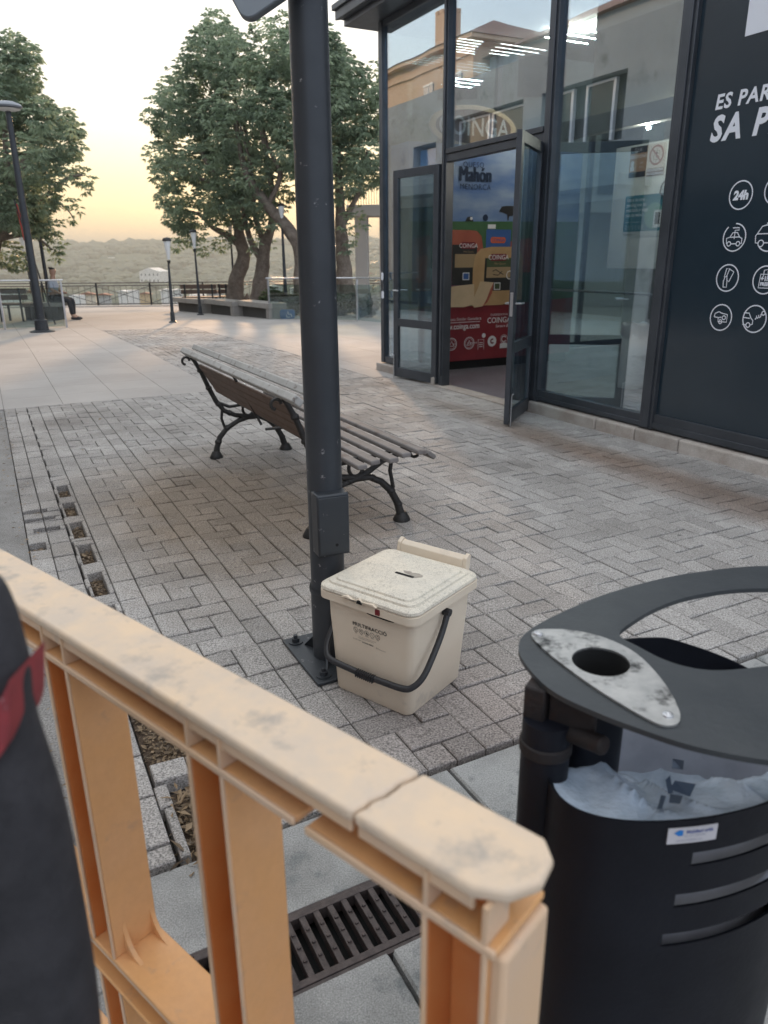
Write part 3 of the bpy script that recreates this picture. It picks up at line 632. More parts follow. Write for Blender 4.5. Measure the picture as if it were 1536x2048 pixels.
# ---------------------------------------------------------------- things inside the pavilion
def build_inside():
    # printed cheese display: plane facing +x local at x=.43; (y,z)
    root = empty('advertising_display', FW(.43, 0), FANG, 'tall printed cheese advert with blue sky, cows and red base inside the open door', 'advertising display')
    b = MB(); b.box(-.45, 0, .10, 2.7, .115, 2.66); 
    msky = bpy.data.materials.new('printed_sky'); msky.use_nodes = True; nt = msky.node_tree; p = nt.nodes['Principled BSDF']; p.inputs['Roughness'].default_value = .35
    tc = nt.nodes.new('ShaderNodeTexCoord'); mp = nt.nodes.new('ShaderNodeMapping'); mp.inputs['Scale'].default_value = (1, 1, 3); ns = nt.nodes.new('ShaderNodeTexNoise'); ns.inputs['Scale'].default_value = 1.6; ns.inputs['Detail'].default_value = 6
    nt.links.new(tc.outputs['Object'], mp.inputs[0]); nt.links.new(mp.outputs[0], ns.inputs['Vector'])
    cr_ = nt.nodes.new('ShaderNodeValToRGB'); cr_.color_ramp.elements[0].position = .38; cr_.color_ramp.elements[0].color = (.11, .19, .38, 1); cr_.color_ramp.elements[1].position = .66; cr_.color_ramp.elements[1].color = (.27, .35, .46, 1)
    nt.links.new(ns.outputs['Fac'], cr_.inputs[0]); nt.links.new(cr_.outputs[0], p.inputs['Base Color'])
    body = b.build('display_body', msky, root, bevel=.004)
    mb = MB(); mb.box(-.40, -.02, .14, 2.66, 0, .115); mb.build('plinth', m_hole, root)
    def C(name, c, r_=.35): return mat(name, c, r_)
    mg = C('printed_grass', (.06, .14, .065)); mr = mat('printed_red', (.25, .032, .04), .35, col2=(.20, .026, .035), scale=2)
    mor = mat('printed_orange_rind', (.38, .11, .07), .4, col2=(.30, .08, .055), scale=3); myl = mat('printed_yellow_rind', (.50, .33, .17), .4, col2=(.42, .27, .13), scale=3)
    mcr = mat('printed_cheese_paste', (.60, .46, .30), .4, col2=(.54, .41, .26), scale=4); mdk = C('printed_dark_label', (.035, .035, .035)); mgr = C('printed_green_label', (.07, .10, .05)); mbl = C('printed_blue_box', (.05, .12, .32)); mbr = C('printed_tan', (.36, .26, .15))
    mwh = C('printed_white', (.72, .72, .72)); mpu = C('printed_purple', (.16, .05, .10)); mors = C('printed_orange', (.75, .14, .03)); mnv = C('printed_navy', (.02, .035, .07)); mlb = C('printed_maroon', (.18, .02, .03))
    mats = [mg, mr, mor, myl, mcr, mdk, mgr, mbl, mbr, mwh, mpu, mors, mnv, mlb]
    A = MB(); lay = [0]
    def fnl(k): return lambda y, z: (.002+.0012*k, y, z)
    def poly(pts, mi, k): disc(A, pts, fnl(k), mi)
    poly([(.10, .80), (2.7, .80), (2.7, 1.83), (.10, 1.80)], 0, 0)
    poly([(.10, .116), (2.7, .116), (2.7, .86), (1.5, .80), (.10, .80)], 1, 1)
    # cows
    poly([(1.40, 1.93), (1.44, 1.99), (1.52, 2.00), (1.68, 2.0), (1.69, 1.9), (1.685, 1.83), (1.67, 1.83), (1.66, 1.89), (1.56, 1.88), (1.555, 1.83), (1.54, 1.83), (1.53, 1.90), (1.46, 1.92)], 5, 2)
    poly(circ(1.20, 1.855, .04, 12), 12, 2); poly([(.90, 1.81), (.93, 1.86), (1.0, 1.87), (1.02, 1.81)], 5, 2); poly(circ(.99, 1.845, .02, 10), 9, 3)
    # cheeses
    poly([(.45, 1.0)]+[(.45, 1.5)]+[(.55, 1.66), (.72, 1.71), (.95, 1.71), (1.08, 1.70), (1.15, 1.64), (1.18, 1.5), (1.16, 1.0)], 2, 3)
    poly([(.45, 1.0), (.45, 1.25), (1.16, 1.25), (1.16, 1.0)], 10, 4)
    poly([(.72, 1.06), (.72, 1.54), (1.09, 1.54), (1.07, 1.06)], 5, 5); poly([(.76, 1.27), (.76, 1.43), (1.06, 1.43), (1.05, 1.27)], 8, 6)
    poly(rrect(.85, 1.49, 1.06, 1.57, .02), 13, 7); put_text(A, 'COINGA', .07, (lambda f: lambda x, y: f(.955+x, 1.505+y))(fnl(8)), 9, align='CENTER', bold=.0005)
    put_text(A, 'Mini Queso', .032, (lambda f: lambda x, y: f(.96+x, 1.447+y))(fnl(8)), 8, align='CENTER')
    poly(rrect(.88, 1.12, .98, 1.21, .005), 9, 7); poly(rrect(.89, 1.13, .97, 1.20, .005), 7, 8)
    poly([(1.22, 1.35), (1.22, 1.72), (1.60, 1.72), (1.60, 1.35)], 7, 3); poly([(1.24, 1.73), (1.24, 1.78), (1.36, 1.78), (1.36, 1.73)], 9, 3)
    poly(rrect(1.29, 1.56, 1.52, 1.63, .03), 11, 4); put_text(A, 'COINGA', .052, (lambda f: lambda x, y: f(1.405+x, 1.578+y))(fnl(5)), 7, align='CENTER', bold=.001)
    poly([(1.60, 1.2), (1.60, 1.58), (1.9, 1.62), (2.1, 1.6), (2.1, 1.2)], 2, 3)
    poly([(1.03, .80), (1.03, 1.25), (1.06, 1.42), (1.14, 1.49), (1.30, 1.515), (1.62, 1.515), (1.75, 1.48), (1.80, 1.4), (1.82, .86), (1.5, .80)], 3, 9)
    poly([(1.20, .98), (1.21, 1.38), (1.66, 1.38), (1.64, .98)], 5, 10); poly([(1.235, 1.17), (1.24, 1.38), (1.62, 1.38), (1.61, 1.17)], 6, 11); poly([(1.235, 1.14), (1.24, 1.27), (1.61, 1.27), (1.61, 1.14)], 8, 12)
    poly(rrect(1.29, 1.345, 1.54, 1.43, .02), 13, 13); put_text(A, 'COINGA', .08, (lambda f: lambda x, y: f(1.415+x, 1.362+y))(fnl(14)), 9, align='CENTER', bold=.0005)
    put_text(A, 'Mini Queso', .038, (lambda f: lambda x, y: f(1.44+x, 1.30+y))(fnl(14)), 8, align='CENTER')
    stroke(A, circ(1.60, 1.17, .05, 12), .012, fnl(15), True, 9)
    poly(rrect(1.36, .99, 1.46, 1.08, .005), 9, 13); poly(rrect(1.37, 1.0, 1.45, 1.07, .005), 6, 14)
    stroke(A, [(1.33, 1.22), (1.38, 1.24), (1.45, 1.20), (1.5, 1.18)], .01, fnl(13), False, 5); stroke(A, [(1.34, 1.18), (1.42, 1.17), (1.48, 1.22)], .01, fnl(13), False, 5)
    poly([(.60, .80), (.60, 1.03), (.75, 1.05), (1.05, 1.07), (1.06, .82), (.9, .79)], 4, 16)
    poly([(1.02, .84), (1.10, 1.0), (1.14, 1.10), (1.35, 1.085), (1.33, .95), (1.26, .84), (1.18, .79), (1.06, .78)], 4, 17)
    poly([(1.35, 1.085), (1.33, .95), (1.26, .84), (1.19, .79), (1.25, .88), (1.30, 1.0)], 2, 18)
    # left part seen through the leaf
    poly([(.14, .9), (.14, 1.6), (.40, 1.65), (.42, .9)], 2, 5); poly([(.2, 1.1), (.2, 1.4), (.36, 1.42), (.36, 1.1)], 11, 6); poly([(.14, .82), (.14, 1.0), (.5, 1.0), (.5, .82)], 7, 7)
    # top and bottom lettering
    def T(t, sz, y, z, mi, **k): put_text(A, t, sz, (lambda f: lambda x, q: f(y+x, z+q))(fnl(4)), mi, align='CENTER', **k)
    T('QUESO', .085, 1.0, 2.42, 12, spacing=1.15); [put_text(A, 'Mah\u00f3n', .235, (lambda dx, l: lambda x, q: fnl(4+l)(1.03+dx+x, 2.265+q))(dx, l), 12, align='CENTER', xs=.74) for dx, l in ((-.011, 0), (-.005, .3), (0, .6), (.005, .9), (.011, 1.2))]; T('MENORCA', .088, 1.035, 2.175, 12, spacing=1.1)
    T('Nova Similar Ganadera', .055, .93, .625, 9, bold=-.0005); poly([(.6, .60), (.6, .606), (1.17, .606), (1.17, .60)], 9, 4); T('www.coinga.com', .10, .86, .52, 9, bold=.001, xs=.88)
    T('COOPERATIVA', .038, 1.47, .665, 9, spacing=1.1); T('COINGA', .10, 1.47, .575, 9, bold=.001, xs=.95); T('Sempre Bona', .05, 1.55, .515, 9, shear=.4)
    for y in (.74, 1.01): stroke(A, circ(y, .335, .075, 24), .008, fnl(5), True, 9); stroke(A, circ(y, .335, .058, 24), .004, fnl(5), True, 9); stroke(A, [(y-.035, .31), (y, .37), (y+.035, .31)], .012, fnl(5), True, 9); T('WATERWISE' if y > 1 else 'BEST', .026, y+.05, .325, 9)
    stroke(A, [(1.15, .24), (1.15, .37), (1.24, .37), (1.24, .24)], .006, fnl(5), False, 9); poly(circ(1.235, .42, .03, 16), 9, 5)
    for z in (.28, .305, .33): stroke(A, [(1.165, z), (1.225, z)], .008, fnl(5), False, 9)
    poly(circ(1.37, .34, .07, 28), 9, 5); stroke(A, circ(1.375, .34, .025, 14, 60, 320), .02, fnl(6), False, 13)
    poly([(1.50, .24), (1.50, .30), (1.56, .315), (1.62, .30), (1.62, .24)], 9, 5); stroke(A, circ(1.56, .36, .036, 18, 30, 330), .012, fnl(6), False, 9); stroke(A, circ(1.56, .36, .056, 20), .004, fnl(6), True, 9)
    A.build('printed_artwork', mats, body, smooth=0)
    # oval sign over the display
    r2 = empty('oval_sign', FW(.36, -1.04), FANG, 'brown oval COINGA sign with beige rim standing above the cheese advert', 'sign')
    mb = MB(); e = [(.62*math.cos(a*math.pi/24), 2.87+.235*math.sin(a*math.pi/24)) for a in range(48)]; mb.prism(e, -.03, 0, 'x'); mb.build('sign_rim', mat('beige_enamel', (.80, .62, .42), .4), r2, bevel=.006)
    mb = MB(); e = [(.54*math.cos(a*math.pi/24), 2.87+.185*math.sin(a*math.pi/24)) for a in range(48)]; mb.prism(e, .001, .006, 'x'); fc = mb.build('sign_face', mat('brown_enamel', (.10, .045, .035), .4), r2)
    mb = MB(); put_text(mb, 'COINGA', .29, lambda x, z: (.009, x, 2.775+z), 0, align='CENTER', bold=.003, xs=.88); mb.build('lettering', m_white, fc, smooth=0)
    mb = MB(); mb.box(-.025, -.01, -.3, -.27, 2.655, 2.75); mb.build('sign_leg', m_dark, r2); mb = MB(); mb.box(-.025, -.01, .27, .3, 2.655, 2.75); mb.build('sign_leg', m_dark, r2)
    # white litter bin inside
    r3 = empty('litter_bin', FW(2.56, -1.75, .006), FANG, 'white cylindrical litter bin with bag, seen through the glass', 'bin')
    mb = MB(); mb.lathe([(.13, 0), (.135, .02), (.135, .62), (.128, .64)], (0, 0, 0), 32, 0, True); mb.build('bin_body', mat('white_bin_paint', (.85, .88, .86), .4), r3)
    mb = MB(); V = []
    prof = [(.137, .55), (.145, .60), (.15, .66), (.145, .69), (.12, .70), (.10, .66)]
    for r_, z in prof:
        for k in range(32): a = k*math.pi/16; q = r_*(1+.07*math.sin(a*7+z*20)); V.append((q*math.cos(a), q*math.sin(a), z+.012*math.sin(a*5)))
    mb.add(V, [(i*32+k, i*32+(k+1) % 32, (i+1)*32+(k+1) % 32, (i+1)*32+k) for i in range(5) for k in range(32)]); mb.build('bin_bag', mat('white_plastic_bag', (.72, .74, .74), .35), r3)
    # posters on the board (board face at local y 1.5)
    def poster(name, s0, s1, z0, z1, m, label):
        r_ = empty(name, FW(s0, -1.499), FANG, label, 'poster'); mb = MB(); mb.box(0, s1-s0, -.006, 0, z0, z1); bd = mb.build('sheet', m, r_); return r_, bd
    f2 = lambda x0, z0, y=-.008: (lambda x, z: (x0+x, y, z0+z))
    r_, bd = poster('security_notice', 2.51, 2.73, 2.14, 2.42, mat('tan_print', (.42, .26, .17), .5), 'tan and black security notice beside the lift warning notice')
    mb = MB(); disc(mb, [(0, 2.36), (.22, 2.36), (.22, 2.42), (0, 2.42)], f2(0, 0, -.0075), 0); disc(mb, [(0, 2.14), (.22, 2.14), (.22, 2.19), (0, 2.19)], f2(0, 0, -.0075), 0)
    put_text(mb, 'G.I.V.', .05, f2(.11, 2.372, -.009), 1, align='CENTER'); put_text(mb, 'SEGURIDAD', .042, f2(.11, 2.315, -.009), 1, align='CENTER', bold=.0006)
    put_text(mb, 'S.A.', .03, f2(.16, 2.26, -.009), 1, align='CENTER'); put_text(mb, '24 h', .03, f2(.16, 2.22, -.009), 1, align='CENTER'); disc(mb, circ(.04, 2.27, .025, 14), f2(0, 0, -.009), 1); disc(mb, rrect(.015, 2.2, .07, 2.245, .01), f2(0, 0, -.009), 1)
    mb.build('print', [m_ink, m_white], bd, smooth=0)
    r_, bd = poster('lift_warning_notice', 2.745, 2.97, 2.13, 2.425, mat('cream_print', (.62, .58, .52), .5), 'cream notice with a red crossed circle reading NO UTILITZAR')
    mb = MB(); stroke(mb, circ(.1125, 2.318, .082, 36), .018, f2(0, 0, -.009), True, 0); stroke(mb, [(.055, 2.375), (.17, 2.26)], .016, f2(0, 0, -.0095), False, 0)
    stroke(mb, [(.08, 2.28), (.08, 2.355), (.145, 2.355), (.145, 2.28)], .006, f2(0, 0, -.0085), True, 1); stroke(mb, [(.1125, 2.38), (.1125, 2.355)], .005, f2(0, 0, -.0085), False, 1); stroke(mb, [(.1125, 2.28), (.1125, 2.25)], .005, f2(0, 0, -.0085), False, 1)
    disc(mb, circ(.1125, 2.335, .012, 12), f2(0, 0, -.0085), 1); stroke(mb, [(.1125, 2.32), (.1125, 2.295)], .015, f2(0, 0, -.0085), False, 1)
    disc(mb, [(.005, 2.135), (.22, 2.135), (.22, 2.205), (.005, 2.205)], f2(0, 0, -.0075), 2)
    put_text(mb, 'NO UTILITZAR', .032, f2(.1125, 2.177, -.009), 3, align='CENTER', bold=.0008, xs=.92); put_text(mb, "EN CAS D'INCENDI", .030, f2(.1125, 2.143, -.009), 3, align='CENTER', bold=.0006, xs=.82)
    mb.build('print', [mat('red_brown_print', (.25, .06, .05), .5), m_ink, mat('brown_print', (.12, .07, .06), .5), m_white], bd, smooth=0)
    r_, bd = poster('parking_payment_poster', 2.5, 3.02, 1.58, 1.97, mat('pale_print', (.60, .66, .68), .5), 'teal poster reading Entra en este parking con tu matricula')
    mb = MB(); disc(mb, [(0, .05+1.58), (.52, .05+1.58), (.52, 1.97), (0, 1.97)], f2(0, 0, -.0075), 0)
    for i, t in enumerate(('Entra en este', 'parking con tu', 'matr\u00edcula y paga', 'con tu m\u00f3vil')): put_text(mb, t, .047, f2(.025, 1.915-i*.048, -.010), 1, bold=.0008, xs=.95)
    put_text(mb, 'Reserva con la app y aparca', .017, f2(.03, 1.715, -.010), 1)
    for i in range(6): stroke(mb, circ(.04+i*.045, 1.675, .011, 8), .003, f2(0, 0, -.010), True, 1); stroke(mb, [(.03+i*.045, 1.652), (.052+i*.045, 1.652)], .004, f2(0, 0, -.010), False, 1)
    disc(mb, circ(.40, 1.77, .12, 24), f2(0, 0, -.009), 2); put_text(mb, 'Parking Saba', .022, f2(.02, 1.595, -.010), 3)
    disc(mb, [(.40, 1.66), (.40, 1.82), (.50, 1.82), (.50, 1.66)], f2(0, 0, -.0095), 4); disc(mb, [(.42, 1.69), (.42, 1.80), (.48, 1.80), (.48, 1.69)], f2(0, 0, -.010), 3)
    mb.build('print', [mat('teal_print', (.02, .19, .26), .4), m_white, mat('pale_green_print', (.16, .38, .34), .5), m_ink, m_white], bd, smooth=0)
    r5 = empty('wall_cable', FW(3.1, -1.47), FANG, 'grey looped cable hanging beside the teal poster', 'cable')
    mb = MB(); mb.tube([(.15, 0, 2.25), (.08, -.01, 2.17), (-.03, -.015, 2.11), (-.10, -.015, 2.04), (-.12, -.012, 1.97), (-.08, -.01, 1.94)], .008, 8); mb.build('cable', m_dark, r5)
    # tags wired to the corner post
    r6 = empty('wired_tags', FW(-.02, .04), FANG, 'two white tags on a wire tied to the pavilion corner post', 'tag')
    mb = MB(); mb.tube([(-.06, 0, 1.36), (-.0, -.005, 1.24), (.06, -.01, 1.16), (.09, -.012, 1.05), (.06, -.01, .96)], .0025, 5); mb.build('wire', m_chrome, r6)
    mb = MB(); mb.prism(rrect(.03, 1.13, .09, 1.22, .02), -.012, -.009, 'y'); mb.build('tag', m_white, r6); mb = MB(); mb.prism(rrect(.035, .91, .10, 1.00, .02), -.012, -.009, 'y'); mb.build('tag', m_white, r6)
build_inside()

# ================================================================== POLE
def build_pole():
    c = Vector((-.203, 2.43, 0))
    root = empty('lamp_post', c, FANG, 'thick dark grey lamp post with junction box, standing behind the cream bin', 'lamp post')
    mb = MB(); mb.lathe([(.063, .012), (.063, .30), (.060, .31), (.060, 1.0), (.058, 1.6), (.0545, 2.4), (.05, 4.1), (.04, 4.3)], seg=40, cap=True)
    mb.lathe([(.0665, .27), (.0675, .275), (.0675, .285), (.0665, .29)], seg=40); mb.build('post', m_pole, root)
    pl = MB(); pl.box(-.177, .177, -.125, .125, .0, .013); plate = pl.build('base_plate', m_pole, root, bevel=.003)
    for x, y in ((-.135, -.085), (-.135, .085), (.135, -.085), (.135, .085)):
        mb = MB(); mb.lathe([(.027, .0135), (.027, .017), (.0145, .017), (.0145, .031), (.008, .031), (.008, .043)], (x, y, 0), 24, 0, True); mb.build('anchor_bolt', m_pole, plate)
    for a in (R(90), R(210), R(330), R(-60-90)):
        dx, dy = math.cos(a), math.sin(a)
        px, py = -dy*.004, dx*.004; mb = MB()
        tri = [(.055, .013), (.12, .013), (.055, .085)]
        vs = [(dx*r_+sx*px, dy*r_+sx*py, z) for sx in (-1, 1) for r_, z in tri]
        mb.add(vs, [(0, 2, 1), (3, 4, 5), (0, 1, 4, 3), (1, 2, 5, 4), (2, 0, 3, 5)]); mb.build('gusset', m_pole, root)
    # junction box facing the camera side
    jb = bpy.data.objects.new('junction_box', None); S.collection.objects.link(jb); jb.parent = root; jb.rotation_euler = (0, 0, R(22)-FANG); jb.location = (0, 0, 0)
    mb = MB(); mb.prism([(-.058, -.02), (-.056, -.090), (.056, -.090), (.058, -.02)], .435, .655); mb.build('box_body', m_pole, jb, bevel=.006)
    mb = MB(); mb.prism(rrect(-.052, .447, .052, .645, .006), -.0935, -.0905, 'y'); mb.build('box_door', m_pole, jb, bevel=.0012)
    mb = MB(); mb.tube([(0.008, -.0925, .475), (.008, -.0945, .475)], .0055, 12); mb.build('keyhole', m_hole, jb)
    # lamp head far above
    mb = MB(); mb.lathe([(.0, 4.42), (.18, 4.40), (.27, 4.35), (.28, 4.32), (.27, 4.30), (.05, 4.29)], seg=40, cap=True); mb.build('lamp_head', m_pole, root)
    # sign plate on a bracket, its lower corner shows at the top of the photo
    r2 = empty('sign_plate', (-.203, 2.43, 0), 0, 'grey back of a small rounded sign fixed high on the thick post', 'sign')
    A = AP(470, -6, 2.30); Bp = AP(498, 34, 2.30); Cc = AP(550, -2, 2.30)
    ux = Vector((Cc.x-Bp.x, 0, Cc.z-Bp.z)).normalized(); uz = Vector((-ux.z, 0, ux.x))
    if uz.z < 0: uz = -uz
    Lx, Lz = .34, .34
    c0 = Vector((Bp.x, 2.34, Bp.z)) - r2.location - ux*.018
    pts = rrect(0, 0, Lx, Lz, .035, 6)
    uz2 = (uz*math.cos(R(20)) + Vector((0, 1, 0))*math.sin(R(20))).normalized(); nn = ux.cross(uz2).normalized()
    mb = MB(); vs = [c0+ux*a+uz2*b_+nn*t for t in (-.012, .012) for a, b_ in pts]; n = len(pts)
    mb.add(vs, [tuple(range(n))[::-1], tuple(range(n, 2*n))]+[(i, (i+1) % n, n+(i+1) % n, n+i) for i in range(n)]); mb.build('sign_board', mat('galvanised_back', (.16, .18, .20), .45, .3), r2, bevel=.004)
    mb = MB(); q = rrect(.045, .045, Lx-.045, Lz-.045, .02, 5); vs = [c0+ux*a+uz2*b_+nn*t for t in (-.0165, .0165) for a, b_ in q]; n = len(q)
    mb.add(vs, [tuple(range(n))[::-1], tuple(range(n, 2*n))]+[(i, (i+1) % n, n+(i+1) % n, n+i) for i in range(n)]); mb.build('sign_face', mat('pale_sign_face', (.45, .50, .56), .35), r2)
build_pole()

# ================================================================== CREAM BIN
def build_cream_bin():
    cA = Vector((.082, 2.026, 0)); cB = Vector((-.163, 2.213, 0)); cC = Vector((.273, 2.288, 0))
    ax = (cA-cB); wB = ax.length*1.02; ax.normalize(); ay = Vector((-ax.y, ax.x, 0)); dB = wB*1.02
    ctr = cA - ax*wB/2 + ay*dB/2 + Vector((-.008, .0, 0))
    root = empty('food_waste_bin', ctr, math.atan2(ax.y, ax.x), 'cream plastic caddy bin with dirty lid and black handle at the foot of the post', 'bin')
    # rounded-rect loft
    def loft(secs, mb, seg=6, capb=True, capt=False, mi=0):
        n = None; V = []
        for (hx, hy, r_, z, oy) in secs:
            p = rrect(-hx, -hy, hx, hy, r_, seg); n = len(p); V += [(a, b+oy, z) for a, b in p]
        F = [(i*n+k, i*n+(k+1) % n, (i+1)*n+(k+1) % n, (i+1)*n+k) for i in range(len(secs)-1) for k in range(n)]
        if capb: F.append(tuple(range(n))[::-1])
        if capt: F.append(tuple(range((len(secs)-1)*n, len(secs)*n)))
        mb.add(V, F, mi)
    hb = wB/2; Hb = .366
    mb = MB(); loft([(hb-.006, hb-.006, .024, 0, 0), (hb, hb, .028, .008, 0), (hb+.013, hb+.008, .03, Hb*.55, .004), (hb+.019, hb+.012, .032, Hb*.75, .005), (hb+.022, hb+.014, .033, Hb, .006)], mb, capt=True)
    body = mb.build('bin_body', m_bin, root, smooth=50)
    ht = hb+.040; z0 = Hb-.022
    mb = MB(); loft([(ht-.006, ht-.006, .034, z0, .008), (ht, ht, .038, z0+.003, .008), (ht, ht, .038, z0+.028, .008), (ht-.004, ht-.004, .036, z0+.031, .008)], mb, capb=True, capt=True)
    mb.build('bin_rim', m_bin, root, smooth=40)
    zl = z0+.033
    lid = MB()
    loft([(ht-.003, ht-.003, .04, zl-.001, .006), (ht, ht, .042, zl+.004, .006), (ht-.002, ht-.002, .04, zl+.012, .006), (ht-.010, ht-.010, .036, zl+.018, .006),
          (ht-.022, ht-.022, .034, zl+.019, .006), (ht-.024, ht-.024, .033, zl+.026, .006), (ht-.040, ht-.040, .03, zl+.027, .006), (ht-.042, ht-.042, .03, zl+.033, .006), (ht-.048, ht-.050, .028, zl+.0345, .006)], lid, capb=True, capt=True)
    lo = lid.build('lid', m_lid, root, smooth=32)
    # slot in the lid and a torn label
    mb = MB(); mb.prism(rrect(-.012, -.006, .062, .006, .003), zl+.0347, zl+.0357); q = mb.build('lid_slot', m_hole, lo); 
    mb = MB(); mb.prism([(.0, .028), (.028, .034), (.034, .029), (.058, .036), (.078, .030), (.083, .02), (.066, -.002), (.05, .004), (.03, .012), (.012, .016)], zl+.0347, zl+.0353); mb.build('torn_label', mat('torn_paper', (.42, .38, .32), .8, col2=(.3, .26, .22), scale=60), lo)
    # hinge grip at the back
    mb = MB(); mb.prism([(ht-.012, zl+.012), (ht-.006, zl+.05), (ht+.012, zl+.062), (ht+.020, zl+.058), (ht+.018, zl+.045), (ht+.012, zl+.0)], -.130, .130, 'x'); o = mb.build('lid_grip', m_bin, lo, bevel=.003)
    for g0 in (-.145, .1305): mb = MB(); mb.prism([(ht-.012, zl+.010), (ht-.004, zl+.055), (ht+.016, zl+.068), (ht+.026, zl+.060), (ht+.022, zl+.045), (ht+.014, zl+.0)], g0, g0+.0145, 'x'); mb.build('grip_end', m_bin, lo, bevel=.002)
    # front catch
    yf = -ht+.008
    mb = MB(); mb.prism([(-.085, zl+.001), (.06, zl+.001), (.045, zl+.010), (.0, zl+.004), (-.008, zl+.015), (-.030, zl+.002), (-.06, zl+.012)], yf-.010, yf+.004, 'y'); mb.build('catch_flap', m_bin, lo, bevel=.002)
    mb = MB(); mb.prism([(-.018, zl-.002), (.006, zl-.002), (-.002, zl+.010), (-.012, zl+.010)], yf-.0125, yf-.0102, 'y'); mb.build('catch_shadow_gap', m_hole, lo)
    mb = MB(); mb.prism(rrect(.050, z0+.008, .067, z0+.027, .002), yf-.0035, yf+.001, 'y'); mb.build('red_marker', m_red, root)
    mb = MB(); mb.prism([(.01, z0-.0035), (.03, z0-.006), (.095, z0-.006), (.115, z0-.0035), (.115, z0+.0005), (.01, z0+.0005)], -hb-.026, -hb-.014, 'y'); mb.build('rim_slot', m_hole, root)
    # lettering on the tapered front
    def front(x, z, l=0.0):
        k = min(max(z/(Hb*.55), 0), 1) if z < Hb*.55 else 1+ (z-Hb*.55)/(Hb*.45)
        y = -(hb + (.008-.004)*min(k, 1) + (.004+ .001)*(k-1 if k > 1 else 0)) - .0016 - l
        return (x, y, z)
    L = MB(); ox = -.020
    for dx, l in ((-.0005, 0), (0, .0002), (.0005, .0004), (.0009, .0006)): put_text(L, 'MULTIFRACCI\u00d3', .0185, (lambda dx, l: lambda x, y: front(ox-.044+x+dx, .272+y, l))(dx, l), 0, spacing=1.08)
    for i in range(5):
        cx = ox-.032+i*.0225; cz = .2565
        stroke(L, circ(cx, cz, .0088, 18), .0013, front, True, 0)
    cx = ox-.032; stroke(L, [(cx-.004, .261), (cx-.001, .256), (cx+.004, .252)], .0016, front, False, 0)
    cx += .0225; stroke(L, circ(cx, .2565, .0042, 10, 0, 200), .0016, front, False, 0); stroke(L, [(cx-.004, .2555), (cx+.005, .254)], .0016, front, False, 0)
    cx += .0225; disc(L, circ(cx-.001, .2575, .003, 8), front, 0); disc(L, circ(cx+.002, .2545, .003, 8), front, 0)
    cx += .0225; stroke(L, [(cx-.004, .261), (cx+.004, .252)], .001, front, False, 0)
    cx += .0225; stroke(L, circ(cx, .256, .004, 10), .001, front, True, 0); disc(L, circ(cx, .2608, .0016, 6), front, 0)
    for i, t in enumerate(('tela', 'roba', 'c\u00e0psules', 'ploma', 'taps')): put_text(L, t, .0045, lambda x, y, i=i: front(ox-.032+i*.0225+x, .2435+y), 1, align='CENTER')
    put_text(L, 'Fracci\u00f3 org\u00e0nica i envasos lleugers en una sola', .0039, lambda x, y: front(ox-.022+x, .2345+y), 1); put_text(L, 'recollida selectiva del municipi i comarca', .0039, lambda x, y: front(ox-.022+x, .2295+y), 1)
    put_text(L, 'Consell Insular', .0055, lambda x, y: front(ox-.046+x, .2200+y), 1); put_text(L, 'CIUTADANS I RES\u00cdDUS', .0058, lambda x, y: front(ox-.008+x, .2165+y), 0, bold=.0002, xs=.8); put_text(L, 'B A', .0065, lambda x, y: front(ox+.050+x, .2130+y), 0); put_text(L, 'Menorca net', .005, lambda x, y: front(ox+.062+x, .2120+y), 1)
    L.build('lettering', [m_ink, m_greyink], body, smooth=0)
    # swinging handle: pivots on the sides, drops across the front
    px_ = hb+.038; pz = z0-.018; py = .0
    def arc(side): return [(side*px_, py, pz), (side*(px_+.004), py-.035, pz-.06), (side*(px_+.006), py-.085, pz-.125), (side*(px_+.002), py-.118, pz-.168), (side*(px_-.016), py-.140, pz-.196), (side*(px_-.048), py-.150, pz-.2085)]
    left = arc(-1); right = arc(1)
    mid = [(-.05, -.152, pz-.2125), (0, -.154, pz-.2135), (.05, -.152, pz-.2125)]
    ky = (hb+.026)/.154; hpath = [(a, b*ky, c) for a, b, c in left+mid+right[::-1]]
    # smooth by Catmull-Rom
    def cr_(P, n=6):
        P = [Vector(p) for p in P]; out = []
        for i in range(len(P)-1):
            p0, p1, p2, p3 = P[max(i-1, 0)], P[i], P[i+1], P[min(i+2, len(P)-1)]
            for k in range(n):
                t = k/n; out.append(.5*((2*p1)+(-p0+p2)*t+(2*p0-5*p1+4*p2-p3)*t*t+(-p0+3*p1-3*p2+p3)*t**3))
        return out+[P[-1]]
    hp = cr_(hpath)
    mb = MB(); mb.tube(hp, .0108, 10, flat=.8); h = mb.build('handle', m_black, root)
    mb = MB()
    for i in range(9): x = -.034+i*.0085; mb.obox((x, -.1545*ky, pz-.2135), (.004, .021, .023), 0)
    mb.build('grip_ribs', m_black, h, bevel=.001)
    for sx in (-1, 1): mb = MB(); mb.tube([(sx*(px_-.014), py, pz), (sx*(px_+.009), py, pz)], .013, 16); mb.build('pivot', m_black, h)
build_cream_bin()

